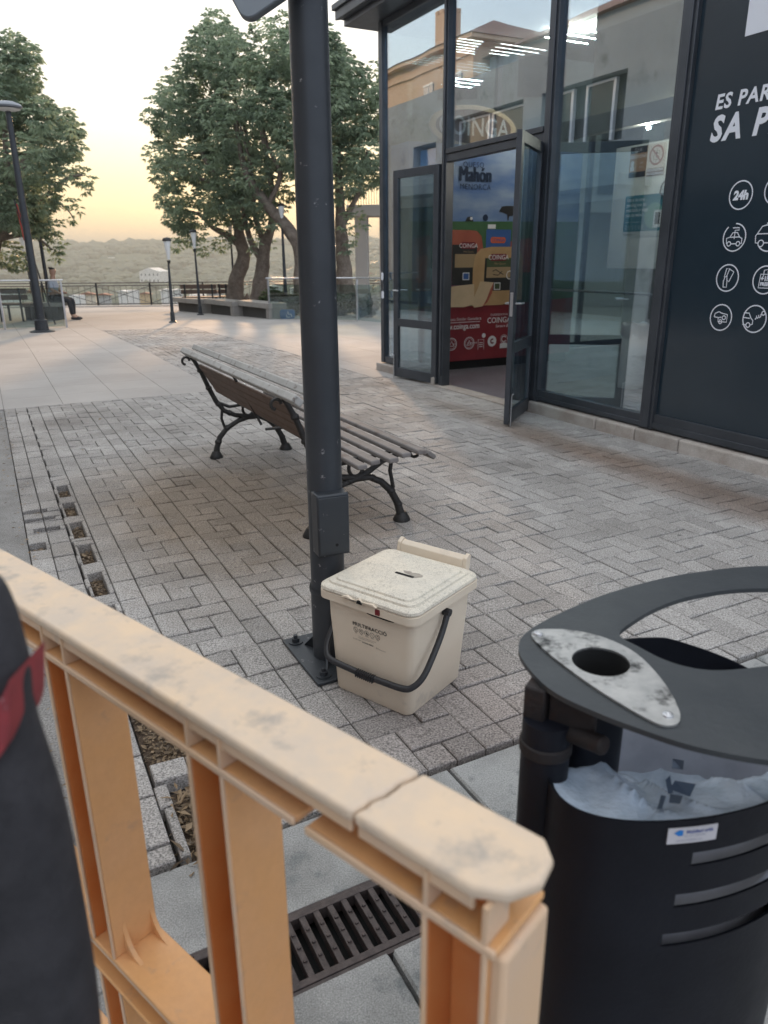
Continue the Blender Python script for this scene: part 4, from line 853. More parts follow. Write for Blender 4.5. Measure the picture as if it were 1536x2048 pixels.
# ================================================================== PARK BENCH
def build_bench():
    O = Vector((-.558, 4.632, 0))
    root = empty('park_bench', O, FANG, 'slatted wooden park bench on ornate cast iron legs, seen from behind', 'bench')
    def end(x, name='leg'):
        mb = MB()
        def T(p, r_): mb.tube([(x, a, b) for a, b in p], r_, 8)
        # arched base: rear foot up to the centre and down to the front foot
        T([(-.285, .02), (-.275, .08), (-.25, .15), (-.19, .215), (-.10, .262), (-.02, .285), (.06, .28), (.13, .245), (.19, .185), (.23, .11), (.255, .03)], [.026, .022, .021, .019, .018, .022, .018, .019, .021, .022, .026])
        for yy, zz, rr in ((-.262, .12, .028), (-.19, .215, .026), (.19, .185, .027), (.235, .10, .026), (-.06, .275, .024), (.08, .272, .023)): mb.lathe([(0, -rr), (rr*.8, -rr*.5), (rr, 0), (rr*.8, rr*.5), (0, rr)], (x, yy, zz), 8)
        for yy in (-.285, .258): mb.lathe([(.048, 0), (.05, .008), (.038, .03), (.026, .052)], (x, yy, 0), 14, 0, True)
        # ring above the centre
        mb.tube([(x, -.02+.042*math.cos(a*math.pi/8), .345+.05*math.sin(a*math.pi/8)) for a in range(16)], .0105, 7, closed=True)
        # upper cross: back upright and seat carrier
        T([(.33, .405), (.24, .385), (.14, .36), (.05, .31), (-.02, .285), (-.12, .305), (-.20, .345), (-.255, .42), (-.30, .52), (-.345, .64), (-.385, .715), (-.405, .745)], [.014, .015, .016, .017, .02, .017, .017, .018, .017, .016, .014, .012])
        for yy, zz in ((-.24, .40), (-.30, .52), (-.35, .65), (-.16, .325)): mb.lathe([(0, -.024), (.02, -.012), (.024, 0), (.02, .012), (0, .024)], (x, yy, zz), 8)
        # scroll at the top
        mb.tube([(x, -.445+.026*math.cos(a), .722+.026*math.sin(a)) for a in [i*.5 for i in range(10)]], .009, 6)
        mb.tube([(x, .34+.03*math.cos(a), .385+.028*math.sin(a)) for a in [i*.5+1 for i in range(10)]], .009, 6)
        # braces to the arch
        T([(-.215, .36), (-.225, .29), (-.205, .22)], .0105); T([(.20, .385), (.185, .30), (.205, .20)], .0115)
        # seat saddle
        T([(-.22, .40), (-.16, .372), (-.06, .378), (.06, .39), (.18, .405), (.27, .412), (.33, .40)], [.012, .012, .011, .011, .011, .012, .012])
        return mb.build(name, m_iron, root, smooth=60)
    end(-.93); end(.93)
    def slat(y, z, wy, tz, ang, m, x0=-1.13, x1=1.13, nm='slat'):
        mb = MB(); M_ = Matrix.Rotation(ang, 3, 'X'); mb.obox(((x0+x1)/2, y, z), (x1-x0, wy, tz), M=M_); return mb.build(nm, m, root, bevel=.007, bseg=2)
    # seat slats (front to back, slightly dished)
    for y, z, a, e in ((.350, .402, -.7, 1.10), (.285, .428, -.1, 1.11), (.195, .422, .04, 1.10), (.105, .412, .06, 1.13), (.018, .402, .06, 1.09), (-.07, .396, .0, 1.12)):
        slat(y, z, .056, .026, a, m_wood, -1.13, e)
    # back slats
    for t_ in range(4):
        f = t_/3; y = -.262-.088*f; z = .520+.152*f
        slat(y, z, .058, .020, R(120), m_woodb, -.89, .89, nm='back_slat')
    slat(-.405, .765, .058, .040, R(140), m_woodtop, nm='top_slat')
    slat(-.345, .800, .040, .024, R(60), m_woodtop, -1.08, 1.10, nm='top_slat')
    mb = MB(); mb.tube([(0, -.225, .42), (0, -.27, .52), (0, -.32, .62), (0, -.385, .74)], .008, 6, flat=.5); mb.tube([(0, -.2, .39), (0, 0, .385), (0, .3, .405)], .009, 6); mb.build('centre_strap', m_iron, root)
build_bench()

# ================================================================== ORANGE BARRIER
def build_barrier():
    t = Vector((.76, -.65, 0)).normalized(); m = Vector((.65, .76, 0)).normalized()
    root = empty('pedestrian_barrier', m*.33, math.atan2(t.y, t.x), 'cracked orange plastic pedestrian barrier with bleached top rail in the foreground', 'barrier')
    D = .072; X1 = -.178; X0 = -2.2
    TOP, SIDE, DEEP, FACE = 0, 1, 2, 3; mm = [m_otop, m_oside, m_odeep, m_oface]
    # top rail in two pieces with the crack
    def rail(x0, x1, ends, name='top_rail', notch=None):
        mb = MB()
        p = [(x0[0], 0), (x1[0], 0)]
        q = [(x1[1], D), (x0[1], D)]
        jag = [(0, 0), (.0012, .012), (-.0008, .02), (.0016, .031), (.0003, .043), (-.0012, .050), (.0008, .061), (0, D)]
        jx = lambda e: [(e[0]+(e[1]-e[0])*y/D+j, y) for j, y in jag]
        if ends:   # rounded free end
            p = jx(x0)[::-1]+[(x1[0]-.03, 0), (x1[0]-.008, .012)]; q = [(x1[1], .035), (x1[1]-.004, .058), (x1[1]-.018, D)]
        elif x0[0] != x0[1] or True:
            p = [(x0[0], 0)]; q = jx(x1)+[(x0[1], D)]
        mb.prism(p+q, .990, 1.002, 'z', TOP)
        o = mb.build(name, mm, root, bevel=.004, bseg=3)
        mb = MB()
        mb.box(x0[0]+.002, x1[0]-.03 if ends else x1[0]-.002, .003, .008, .978, .9895, FACE)      # lip
        mb.box(x0[0]+.002, x1[0]-.03 if ends else x1[0]-.002, .030, .036, .955, .9895, DEEP)      # web
        fx1 = x1[0]-.01 if ends else x1[0]
        fx0 = x0[0]
        if notch: 
            fx1 = min(fx1, notch) if not ends else fx1; fx0 = notch+.013 if ends else fx0
        mb.box(fx0, fx1, .0, .004, .9485, .9565, FACE); mb.box(fx0, fx1, .0041, D-.002, .949, .9555, SIDE)
        mb.box(x0[0]+.002, x1[0]-.04, D-.009, D-.003, .955, .9895, SIDE)
        mb.build('rail_channel', mm, o, bevel=.0015)
        return o
    rail((X0, X0), (-.3188, -.3066), False, notch=-.385)
    rail((-.3160, -.3038), (X1, X1+.004), True, notch=-.385)
    # extra flange between the notch and the crack
    
    xs = [-.825-.29*k for k in range(5)][::-1]+[-.537, -.250]
    for i, x in enumerate(xs):
        wd = .056
        for (z0, z1) in ((.502, .949), (.12, .44)):
            mb = MB()
            mb.box(x, x+.0045, 0, .0035, z0, z1, FACE); mb.box(x, x+.0045, .0036, D-.004, z0, z1, DEEP); mb.box(x+wd-.0045, x+wd, 0, .0035, z0, z1, FACE); mb.box(x+wd-.0045, x+wd, .0036, D-.004, z0, z1, SIDE)
            mb.box(x+.0046, x+wd-.0046, .034, .038, z0, z1, DEEP)
            o = mb.build('slat', mm, root, bevel=.0012)
        for q in (x+.001, x+wd-.005):
            mb = MB(); mb.box(q, q+.004, .001, .030, .9566, .9895, FACE); mb.build('rib', mm, root)
        for sx in (-1, 1):
            bx = x if sx < 0 else x+wd
            pts = [(bx, .502)]+[(bx+sx*(.035-.035*math.sin(R(a))), .502+.045-.045*math.cos(R(a))) for a in (0, 20, 40, 60, 80)]+[(bx, .55)]
            for y0 in (.018, D-.012): mb = MB(); mb.prism(pts, y0, y0+.006, 'y', SIDE); mb.build('gusset', mm, root)
    # end post web, wide outer face
    mb = MB(); mb.box(-.196, -.182, .006, D-.004, .12, .948, FACE); mb.build('end_post', mm, root, bevel=.004)
    # middle rail and bottom rail
    for z0, z1 in ((.44, .502), (.06, .12)):
        mb = MB(); mb.box(X0, X1-.01, 0, D, z1-.007, z1, SIDE); mb.box(X0, X1-.01, .0, D, z0, z0+.006, SIDE); mb.box(X0, X1-.012, .028, .033, z0+.006, z1-.007, SIDE); mb.box(X0, X1-.01, .001, .006, z1-.016, z1-.0072, FACE)
        mb.build('cross_rail', mm, root, bevel=.002)
    # swivel feet
    for x in (-.55, -1.8):
        mb = MB(); mb.box(x-.03, x+.03, -.22, .29, 0, .045, SIDE); mb.box(x-.022, x+.022, .0, D, .045, .1, SIDE); mb.build('foot', mm, root, bevel=.008)
build_barrier()

# ================================================================== DARK BAG at the left edge
def build_bag():
    # a hanging bag of dark cloth: right edge follows a vertical swell
    prof = [(-50, 1205, .40), (-34, 1222, .395), (-4, 1275, .39), (20, 1345, .385), (34, 1400, .38), (30, 1470, .38), (52, 1560, .375), (90, 1680, .37), (126, 1830, .365), (158, 2000, .36), (180, 2140, .355), (195, 2400, .35)]
    E_ = [AP(a-12, b, c) for a, b, c in prof]
    base = Vector((E_[-1].x-.08, E_[-1].y, E_[-1].z))
    root = empty('fabric_bag', base, 0, 'dark grey cloth bag with red band, blurred at the left edge', 'bag')
    V = []; n = 20
    for i, e in enumerate(E_):
        wd = .07+.004*i; dp = .02+.002*i
        for k in range(n):
            a = 2*math.pi*k/n; ca, sa = math.cos(a), math.sin(a)
            x = e.x-wd+wd*(abs(ca)**.6)*(1 if ca > 0 else -1); y = e.y+.03+dp*(abs(sa)**.8)*(1 if sa > 0 else -1)
            q = .004*noise.noise(Vector((x*30, y*30, e.z*20)))
            V.append((x-base.x+q, y-base.y+q, e.z-base.z))
    F = []; mi = []
    for i in range(len(E_)-1):
        for k in range(n): F.append((i*n+k, i*n+(k+1) % n, (i+1)*n+(k+1) % n, (i+1)*n+k))
    mb = MB(); mb.add(V, F); mb.add([V[k] for k in range(n)], [tuple(range(n))]); mb.add([V[(len(E_)-1)*n+k] for k in range(n)], [tuple(range(n))])
    cloth = mat('charcoal_cloth', (.020, .019, .022), .9, col2=(.034, .032, .036), scale=38, bump=.002, bscale=200)
    o = mb.build('bag_body', cloth, root, smooth=60); s = o.modifiers.new('sub', 'SUBSURF'); s.levels = 2; s.render_levels = 2
    # red band with a pale mark, a strip wrapped diagonally on the near side
    mb = MB(); W_ = []
    def on(px, py, lift=.0):
        px -= 12; yy = np.interp(py, [p[1] for p in prof], [p[2] for p in prof])+.002-lift
        return AP(px, py, yy)-base
    top = [(-60, 1440), (0, 1415), (16, 1392), (26, 1372), (29, 1362)]; bot = [(-60, 1560), (0, 1530), (20, 1500), (27, 1480), (30, 1462)]
    fr = [on(a, b, .0) for a, b in top]+[on(a, b, .0) for a, b in bot]; bk = [v+Vector((0, .05, 0)) for v in fr]
    n5 = 5; F2 = [(i, i+1, n5+i+1, n5+i) for i in range(4)]
    F3 = [(10+i, 10+n5+i, 10+n5+i+1, 10+i+1) for i in range(4)]
    side = [(0, 10, 11, 1), (1, 11, 12, 2), (2, 12, 13, 3), (3, 13, 14, 4), (4, 14, 19, 9), (5, 6, 16, 15), (6, 7, 17, 16), (7, 8, 18, 17), (8, 9, 19, 18), (0, 5, 15, 10)]
    mb.add(fr+bk, F2+F3+side); mb.build('red_band', mat('red_cloth', (.26, .035, .04), .8, col2=(.20, .03, .035), scale=60, wear=((.5, .42, .42), 60, .62, .7)), root, smooth=50)
build_bag()

# ================================================================== STREET LITTER BIN (right foreground)
def build_litter_bin():
    zP = .9; cx, cy = .56, .862
    root = empty('street_litter_bin', (cx, cy, 0), 0, 'dark metal street litter bin with oval top opening and steel ashtray plate, foreground right', 'litter bin')
    L = lambda pts: [(a-cx, b-cy) for a, b in pts]
    def sm(P, n=5):
        P = [Vector(p) for p in P]; N_ = len(P); out = []
        for i in range(N_):
            p0, p1, p2, p3 = P[i-1], P[i], P[(i+1) % N_], P[(i+2) % N_]
            for k in range(n):
                t = k/n; out.append(.5*((2*p1)+(-p0+p2)*t+(2*p0-5*p1+4*p2-p3)*t*t+(-p0+3*p1-3*p2+p3)*t**3))
        return [tuple(v) for v in out]
    outer = sm(L([(.180, .855), (.184, .900), (.204, .934), (.240, .970), (.297, 1.016), (.363, 1.061), (.459, 1.11), (.554, 1.141), (.651, 1.156), (.76, 1.13), (.84, 1.06), (.885, .96), (.88, .85), (.83, .75), (.74, .675), (.62, .635), (.50, .628), (.40, .646), (.337, .668), (.293, .695), (.240, .738), (.200, .785)]))
    inner = sm(L([(.327, .921), (.363, .963), (.404, .999), (.454, 1.031), (.509, 1.053), (.562, 1.065), (.625, 1.066), (.69, 1.05), (.74, 1.01), (.745, .96), (.70, .91), (.62, .868), (.56, .848), (.493, .834), (.432, .824), (.396, .829), (.366, .850), (.343, .885)]), 4)
    # plate with hole via bmesh triangle fill
    def plate_with_hole(name, outer, inner, z0, z1, m, parent, more=()):
        bm = bmesh.new(); rings = []
        for ring_ in (outer, inner)+tuple(more):
            vs = [bm.verts.new((a, b, z1)) for a, b in ring_]
            es = [bm.edges.new((vs[i], vs[(i+1) % len(vs)])) for i in range(len(vs))]; rings.append(es)
        bmesh.ops.triangle_fill(bm, use_beauty=True, edges=[e for r_ in rings for e in r_])
        ext = bmesh.ops.extrude_face_region(bm, geom=bm.faces[:]); bmesh.ops.translate(bm, vec=(0, 0, z0-z1), verts=[v for v in ext['geom'] if isinstance(v, bmesh.types.BMVert)])
        bmesh.ops.recalc_face_normals(bm, faces=bm.faces)
        for f in bm.faces: f.smooth = True
        for e in bm.edges:
            if len(e.link_faces) != 2 or e.calc_face_angle(0) > R(35): e.smooth = False
        me = bpy.data.meshes.new(name); bm.to_mesh(me); bm.free(); me.materials.append(m)
        o = bpy.data.objects.new(name, me); S.collection.objects.link(o); o.parent = parent; return o
    hole2 = [(.279-cx+.0368*math.cos(a*math.pi/20), .842-cy+.0368*math.sin(a*math.pi/20)) for a in range(40)]
    top = plate_with_hole('top_plate', outer, inner, zP-.007, zP, m_binplate, root, (hole2,))
    # ashtray plate
    ash = sm(L([(.203, .914), (.214, .929), (.235, .931), (.267, .926), (.303, .904), (.331, .863), (.342, .802), (.341, .748), (.334, .716), (.320, .703), (.300, .712), (.260, .772), (.231, .830), (.211, .878)]), 4)
    hole = [(.279-cx+.0365*math.cos(a*math.pi/20), .842-cy+.0365*math.sin(a*math.pi/20)) for a in range(40)]
    ap = plate_with_hole('ashtray_plate', ash, hole, zP+.0005, zP+.0035, m_steel, root)
    for a, b in ((.322, .722), (.213, .917)):
        mb = MB(); mb.lathe([(.0065, .0035), (.006, .0055), (.003, .006), (.0, .0045)], (a-cx, b-cy, zP), 14); mb.build('rivet', m_chrome, ap)
    tp = MB(); tp.lathe([(.0368, zP-.0076), (.0368, .735), (.030, .712), (.012, .704), (.0, .703)], (.279-cx, .842-cy, 0), 28); tp.lathe([(.035, zP+.0005), (.035, .74), (.0, .735)], (.279-cx, .842-cy, 0), 28, 1); tp.build('ashtray_tube', [m_bindark, m_hole], root)
    # support post with bracket
    mb = MB(); mb.cyl((.205-cx, .800-cy, 0), .031, 0, .848, 28); mb.build('support_post', m_bindark, root)
    mb = MB(); mb.cyl((.205-cx, .800-cy, 0), .0335, .80, .818, 28); mb.obox((.198-cx, .818-cy, .868), (.028, .05, .048), R(-30)); mb.obox((.232-cx, .785-cy, .866), (.06, .012, .05), R(-35)); mb.tube([(.262-cx, .745-cy, .845), (.225-cx, .792-cy, .835)], .012, 12); mb.build('bracket', m_rust, root, bevel=.003)
    # body shell: rounded plan, open slots on the front right
    ctrl = [(.205, .79), (.206, .745), (.221, .717), (.249, .700), (.290, .692), (.340, .693), (.396, .702), (.455, .721), (.510, .750), (.565, .80), (.602, .87), (.608, .94), (.585, 1.01), (.535, 1.055), (.455, 1.078), (.375, 1.070), (.305, 1.035), (.250, .965), (.218, .87)]
    crv = sm(L(ctrl), 12); nC = len(crv)
    def inset(P, k):
        out = []
        for i in range(len(P)):
            t = (Vector(P[(i+1) % len(P)])-Vector(P[i-1])).normalized(); out.append((P[i][0]-t.y*k, P[i][1]+t.x*k))
        return out
    cin = inset(crv, .003)
    def topz(x, y):
        f = min(1, max(0, (y-.05)/.12)); return .780+.028*f-.035*f*max(0, (x+.10)/.15) if f > 0 else .780
    rows = [(.711, .731, .362), (.649, .669, .350), (.587, .607, .342)]
    zs = sorted(set([.05]+[v for a, b, _ in rows for v in (a, b)]+[.745])); nz = len(zs)+1; V = []; F = []
    for i in range(nC):
        for P in (crv, cin):
            for z in zs+[topz(*P[i])]: V.append((P[i][0], P[i][1], z))
    st_ = 2*nz
    for i in range(nC):
        j = (i+1) % nC; mx = (crv[i][0]+crv[j][0])/2+cx; front = crv[i][1]+cy < .86
        for k in range(nz-1):
            if front and any(abs(zs[k]-a) < 1e-6 and x0 < mx < .58 for a, b, x0 in rows): continue
            F.append((i*st_+k, j*st_+k, j*st_+k+1, i*st_+k+1)); F.append((i*st_+nz+k, i*st_+nz+k+1, j*st_+nz+k+1, j*st_+nz+k))
        F.append((i*st_+nz-1, j*st_+nz-1, j*st_+2*nz-1, i*st_+2*nz-1))
    mb = MB(); mb.add(V, F); body = mb.build('bin_body', m_bindark, root, smooth=50)
    bk = inset(crv, .030); mb = MB(); nb = len(bk)
    mb.add([(x, y, z) for z in (.08, .742) for x, y in bk], [(i, (i+1) % nb, nb+(i+1) % nb, nb+i) for i in range(nb)]+[tuple(range(nb))]); mb.build('inner_bucket', mat('galvanised_bucket', (.5, .5, .54), .5, .0, col2=(.42, .42, .46), scale=20), root)
    cX, cY = .415-cx, .875-cy; base_ = inset(crv, .007)
    def bagz(x, y, t):
        back = min(1, max(0, (y+.05)/.12)); fold = abs(math.sin(x*38+y*21+2.5*noise.noise(Vector((x*9, y*9, 0)))))
        return .772-.075*(1-t)-back*.20+.016*(1-fold)**2*min(1, (1-t)*4)+.030*abs(noise.noise(Vector((x*13, y*8, 2))))*min(1, (1-t)*4)
    V = []; nR = 26
    for j in range(nR+1):
        t = 1-j/nR*.98
        for x, y in base_:
            px_, py_ = cX+(x-cX)*t, cY+(y-cY)*t; V.append((px_, py_, bagz(px_, py_, t)))
    mb = MB(); mb.add(V, [(i*nC+k, i*nC+(k+1) % nC, (i+1)*nC+(k+1) % nC, (i+1)*nC+k) for i in range(nR) for k in range(nC)])
    bag = mb.build('bin_bag', m_bag, root, smooth=80)
    def onbag(px, py):
        Y = .74
        for _ in range(12):
            p = AP(px, py, Y); z = bagz(p.x-cx, p.y-cy, .8)+.014; v = ray(px, py); Y = (z-HC)/v.z*v.y
        return (p.x-cx, p.y-cy, z)
    mb = MB()
    for q in ([(1345, 1517), (1368, 1521), (1366, 1540), (1344, 1537)], [(1350, 1562), (1392, 1568), (1380, 1590), (1338, 1580)], [(1330, 1566), (1338, 1566), (1346, 1586), (1336, 1588)], [(1340, 1588), (1366, 1592), (1360, 1608), (1338, 1606)], [(1322, 1590), (1332, 1592), (1324, 1618), (1314, 1618)]): mb.add([onbag(*p) for p in q], [(0, 1, 2, 3)])
    mb.build('bag_print', mat('blue_grey_print', (.07, .10, .15), .5), bag, smooth=0)
    # points on the front curve by world x
    fr = sorted([(x+cx, y) for x, y in crv if y+cy < .80 and x+cx > .215]); fx = [a for a, b in fr]; fy = [b for a, b in fr]
    def onb(x, z, lift): return (x-cx, float(np.interp(x, fx, fy))-lift, z)
    mb = MB(); n = 6; A0, A1, Z0, Z1 = .327, .388, .749, .771
    V = [onb(A0+(A1-A0)*i/n, z, l) for l in (.0005, .002) for z in (Z0, Z1) for i in range(n+1)]
    q = n+1; mb.add(V, [(2*q+i, 2*q+i+1, 3*q+i+1, 3*q+i) for i in range(n)]+[(i, q+i, q+i+1, i+1) for i in range(n)]+[(i, i+1, 2*q+i+1, 2*q+i) for i in range(n)]+[(q+i, 3*q+i, 3*q+i+1, q+i+1) for i in range(n)]+[(0, 2*q, 3*q, q), (n, q+n, 3*q+n, 2*q+n)])
    st = mb.build('maker_plate', mat('pale_label', (.52, .50, .52), .4), root)
    mb = MB()
    put_text(mb, 'Mobiliari urb\u00e0', .0062, lambda x, y: onb(.349+x*.95, .7635+y, .0028), 1, bold=.0003); put_text(mb, 'Tel. 971 000 000', .0042, lambda x, y: onb(.346+x*.95, .7585+y, .0028), 2); put_text(mb, 'www.mobiliari.es', .0048, lambda x, y: onb(.338+x*.95, .7525+y, .0028), 2)
    disc(mb, [(.334, .7650), (.340, .7692), (.345, .7685), (.345, .7610), (.340, .7605)], lambda a, z: onb(a, z, .0028), 0)
    mb.build('plate_print', [mat('blue_print', (.01, .16, .48), .5), mat('blue_grey_ink', (.12, .14, .28), .5), mat('faint_ink', (.28, .29, .36), .5)], st, smooth=0)
build_litter_bin()

# ================================================================== RAILINGS, LAMPS, BENCHES
def glass_rail(A, B, n, label, h=1.03):
    d = B-A; L_ = d.length; root = empty('glass_railing', A, math.atan2(d.y, d.x), label, 'railing')
    sl = (B.z-A.z)
    for i in range(n):
        x0, x1 = L_*i/n, L_*(i+1)/n; z0 = sl*i/n; z1 = sl*(i+1)/n
        mb = MB(); vs = [(x0+.03, -.006, z0+.03), (x1-.03, -.006, z1+.03), (x1-.03, -.006, z1+h-.16), (x0+.03, -.006, z0+h-.16)]; vs += [(a, .006, c) for a, b, c in vs]
        mb.add(vs, [(0, 1, 2, 3), (7, 6, 5, 4), (0, 4, 5, 1), (1, 5, 6, 2), (2, 6, 7, 3), (3, 7, 4, 0)]); mb.build('glass_pane', m_glassr, root, smooth=0)
    for i in range(n+1):
        x = L_*i/n; z = sl*i/n; mb = MB(); mb.box(x-.02, x+.02, -.022, .022, z-.05, z+h-.03); mb.build('rail_post', m_chrome, root, bevel=.003)
    mb = MB(); mb.tube([(-.05, 0, h), (L_+.05, 0, sl+h)], .03, 14, flat=.7); mb.build('handrail', m_chrome, root)
    return root
a = GP(-260, 668); b = GP(134, 655)
glass_rail(a, b, 3, 'glass railing with steel handrail at the left, in front of the seated person', 1.06)
a = GP(540, 638.5); b = GP(715, 642.5); c = b + (b-a)*.62
glass_rail(a, b, 1, 'glass railing with steel handrail behind the thick post, left of its middle upright', 1.05)
glass_rail(b, GP(800, 652), 1, 'glass railing with steel handrail running right behind the pavilion corner', 1.05)
def far_fence():
    A = Vector((-25, 28.3, gz(28.3))); B = Vector((7, 31.6, gz(31.6)))
    d = B-A; L_ = d.length; root = empty('iron_fence', A, math.atan2(d.y, d.x), 'low iron fence with crossed bracing along the far edge of the plaza', 'fence'); sl = B.z-A.z
    n = 16; h = .86
    br = MB()
    for i in range(n):
        x0, x1 = L_*i/n, L_*(i+1)/n; z = sl*(i+.5)/n
        mb = MB(); mb.box(x0-.03, x0+.03, -.03, .03, sl*i/n-.02, sl*i/n+h); mb.build('fence_post', m_dark, root)
        for k in range(1, 9):
            x = x0+(x1-x0)*k/9; br.tube([(x, 0, z+.08), (x, 0, z+h-.08)], .009, 4)
        br.tube([(x0, 0, z+.1), (x1, 0, z+h-.12)], .012, 5); br.tube([(x1, 0, z+.1), (x0, 0, z+h-.12)], .012, 5)
    br.build('fence_infill', mat('grey_iron', (.13, .13, .12), .6, .2), root)
    mb = MB()
    for zz in (.08, h-.1, h): mb.tube([(0, 0, zz), (L_, 0, zz+sl)], .022, 6)
    mb.build('fence_rail', mat('rail_iron', (.12, .11, .10), .4, .5), root)  # rail iron, slightly warmer in tone than the infill
far_fence()
def lantern(px, py_top, py_base, label, disc_=False, rad=.045, Y=None, top=None):
    if Y is None: g = GP(px[1], py_base)
    else: g = AP(px[1], py_base, Y); g.z = gz(Y)
    t = AP(px[0], py_top, g.y)
    H_ = t.z-g.z
    root = empty('street_lamp', g, 0, label, 'street lamp', 'street lamps on the plaza')
    lean = (t.x-g.x)/H_
    mb = MB(); k = .55 if not disc_ else .06
    pz = [(-.02, rad*1.7), (.25, rad*1.6), (.27, rad*1.15), (.9, rad*1.1), (.95, rad), (H_-k, rad*.62)]
    mb.tube([(lean*z, 0, z) for z, _ in pz], [r_ for _, r_ in pz], 14); mb.build('lamp_pole', m_pole, root)
    mb = MB(); mb.lathe([(rad*3, 0), (rad*3, .02), (rad*1.7, .05)], seg=14, cap=True); mb.build('base_flange', m_pole, root)
    if disc_:
        mb = MB(); mb.lathe([(0, .09), (.14, .08), (.25, .035), (.275, 0), (.26, -.03), (.1, -.05)], (lean*H_, 0, H_-.04), 30, 0, True); mb.build('lamp_head', mat('grey_lamp_head', (.22, .24, .27), .4, .3), root)
        mb = MB(); mb.lathe([(.08, -.09), (.22, -.06), (.235, -.05)], (lean*H_, 0, H_-.04), 30, 0, True); mb.build('lamp_diffuser', m_lampglass, root)
    else:
        mb = MB(); mb.lathe([(.035, -.50), (.055, -.3), (.088, -.08), (.084, -.06)], (lean*H_, 0, H_), 16, 0, True); mb.build('lamp_glass', m_lampglass, root)
        mb = MB(); mb.lathe([(.105, -.07), (.11, -.04), (.08, 0), (.0, .02)], (lean*H_, 0, H_), 16, 0, True); mb.lathe([(.03, -.6), (.05, -.52)], (lean*H_, 0, H_), 12, 0, True); mb.build('lamp_cap', m_dark, root)
    return root
lantern((14, 85), 208, 664, 'large street lamp with round disc head, leaning in front of the left glass railing', True, .085)
lantern((333, 346), 476, 645, 'slim lantern lamp post at the left end of the stone benches', rad=.034)
lantern((386, 401), 460, 630, 'slim lantern lamp post between two stone benches', rad=.036)
lantern((459, 470), 440, 600, 'slim lantern lamp post just left of the leaning tree trunk', Y=25.5, rad=.04)
lantern((562, 573), 407, 628, 'lantern lamp post with pale glass just left of the thick post', Y=22.5, rad=.05)
lantern((66, 104), 395, 625, 'lantern lamp post beside the seated person behind glass', Y=21.5, rad=.055)
lantern((42, 72), 470, 612, 'thin lantern lamp post beyond the left glass railing', Y=26, rad=.045)
# bar with red banner behind the disc lamp
g = AP(36, 400, 19.0); r_ = empty('red_banner', (g.x, g.y, gz(g.y)), 0, 'narrow red banner hanging on a thin mast left of the disc lamp', 'banner')
a1, a2 = AP(33, 408, 19.0), AP(46, 470, 19.0)
mb = MB(); mb.tube([(a1.x-g.x-.04, 0, a1.z+.1-r_.location.z), (a2.x-g.x-.04+.5, 0, 0)], .02, 8); mb.build('mast', m_dark, r_)
mb = MB(); z1 = a1.z-r_.location.z; z2 = a2.z-r_.location.z
mb.prism([(a1.x-g.x-.03, z1), (a1.x-g.x+.02, z1), (a2.x-g.x+.06, z2), (a2.x-g.x+.08, z2-.35), (a2.x-g.x+.0, z2-.1)], -.01, .01, 'y'); mb.build('banner_cloth', mat('red_banner_cloth', (.42, .07, .05), .8), r_)

def stone_bench(x0, x1, yb0, yb1, label, depth=.55):
    A = GP(x0, yb0); B = GP(x1, yb1); d = B-A; L_ = d.length
    root = empty('stone_bench', A, math.atan2(d.y, d.x), label, 'bench', 'stone block benches under the trees'); s = (B.z-A.z)
    mb = MB(); mb.box(0, L_, 0, depth, .30, .44); mb.build('seat', m_stone, root, bevel=.01)
    mb = MB(); mb.box(.25, L_-.25, .12, depth-.05, -.05+s, .30); mb.build('plinth', mat('dark_stone', (.06, .055, .05), .9), root)
    mb = MB(); mb.box(L_-.20, L_-.02, .02, depth-.02, s-.05, .298); mb.build('leg', m_stone, root)
stone_bench(345, 402, 622, 627, 'stone slab bench farthest left, between two lamp posts')
stone_bench(410, 466, 627, 633, 'middle stone slab bench in front of the leaning tree trunk')
stone_bench(472, 538, 632, 639, 'stone slab bench nearest the glass railing')
def back_bench(x0, x1, Y, pytop, label, h=.8):
    A = AP(x0, pytop, Y); B = AP(x1, pytop, Y); L_ = B.x-A.x
    root = empty('slatted_bench', (A.x, Y, gz(Y)), 0, label, 'bench')
    for z, dy in ((h-.04, .0), (h-.2, .03)):
        mb = MB(); mb.box(0, L_, dy, dy+.03, z-.1, z+.03); mb.build('back_slat', m_woodb, root)
    mb = MB(); mb.box(0, L_, .06, .5, .42, .46); mb.build('seat', m_woodb, root)
    for x in (.12*L_, .5*L_, .88*L_):
        mb = MB(); mb.box(x-.025, x+.025, -.02, .0, -.02, h); mb.box(x-.025, x+.025, .44, .48, -.02, .42); mb.build('leg', m_dark, root)
back_bench(362, 434, 25.0, 592, 'dark slatted bench behind the left stone bench', .85)
back_bench(436, 470, 25.4, 592, 'short dark slatted bench hard by the leaning trunk', .85)
back_bench(-60, 54, 20.3, 598, 'dark slatted bench behind the left glass railing', .85)
# blue floor sign by the railing
g = GP(573, 639); r_ = empty('blue_sign', g+Vector((0, .25, 0)), 0, 'small blue sign with a white figure at the foot of the glass railing', 'sign')
mb = MB(); mb.prism(rrect(-.2, 0, .2, .24, .06), 0, .02, 'y'); q = mb.build('sign_board', mat('blue_paint', (.04, .17, .42), .5), r_)
mb = MB(); stroke(mb, [(.02, .19), (.02, .12), (.10, .12), (.12, .05)], .025, lambda x, z: (x, -.004, z)); stroke(mb, circ(.02, .08, .05, 14, 150, 330), .018, lambda x, z: (x, -.004, z)); mb.build('sign_symbol', m_white, q, smooth=0)

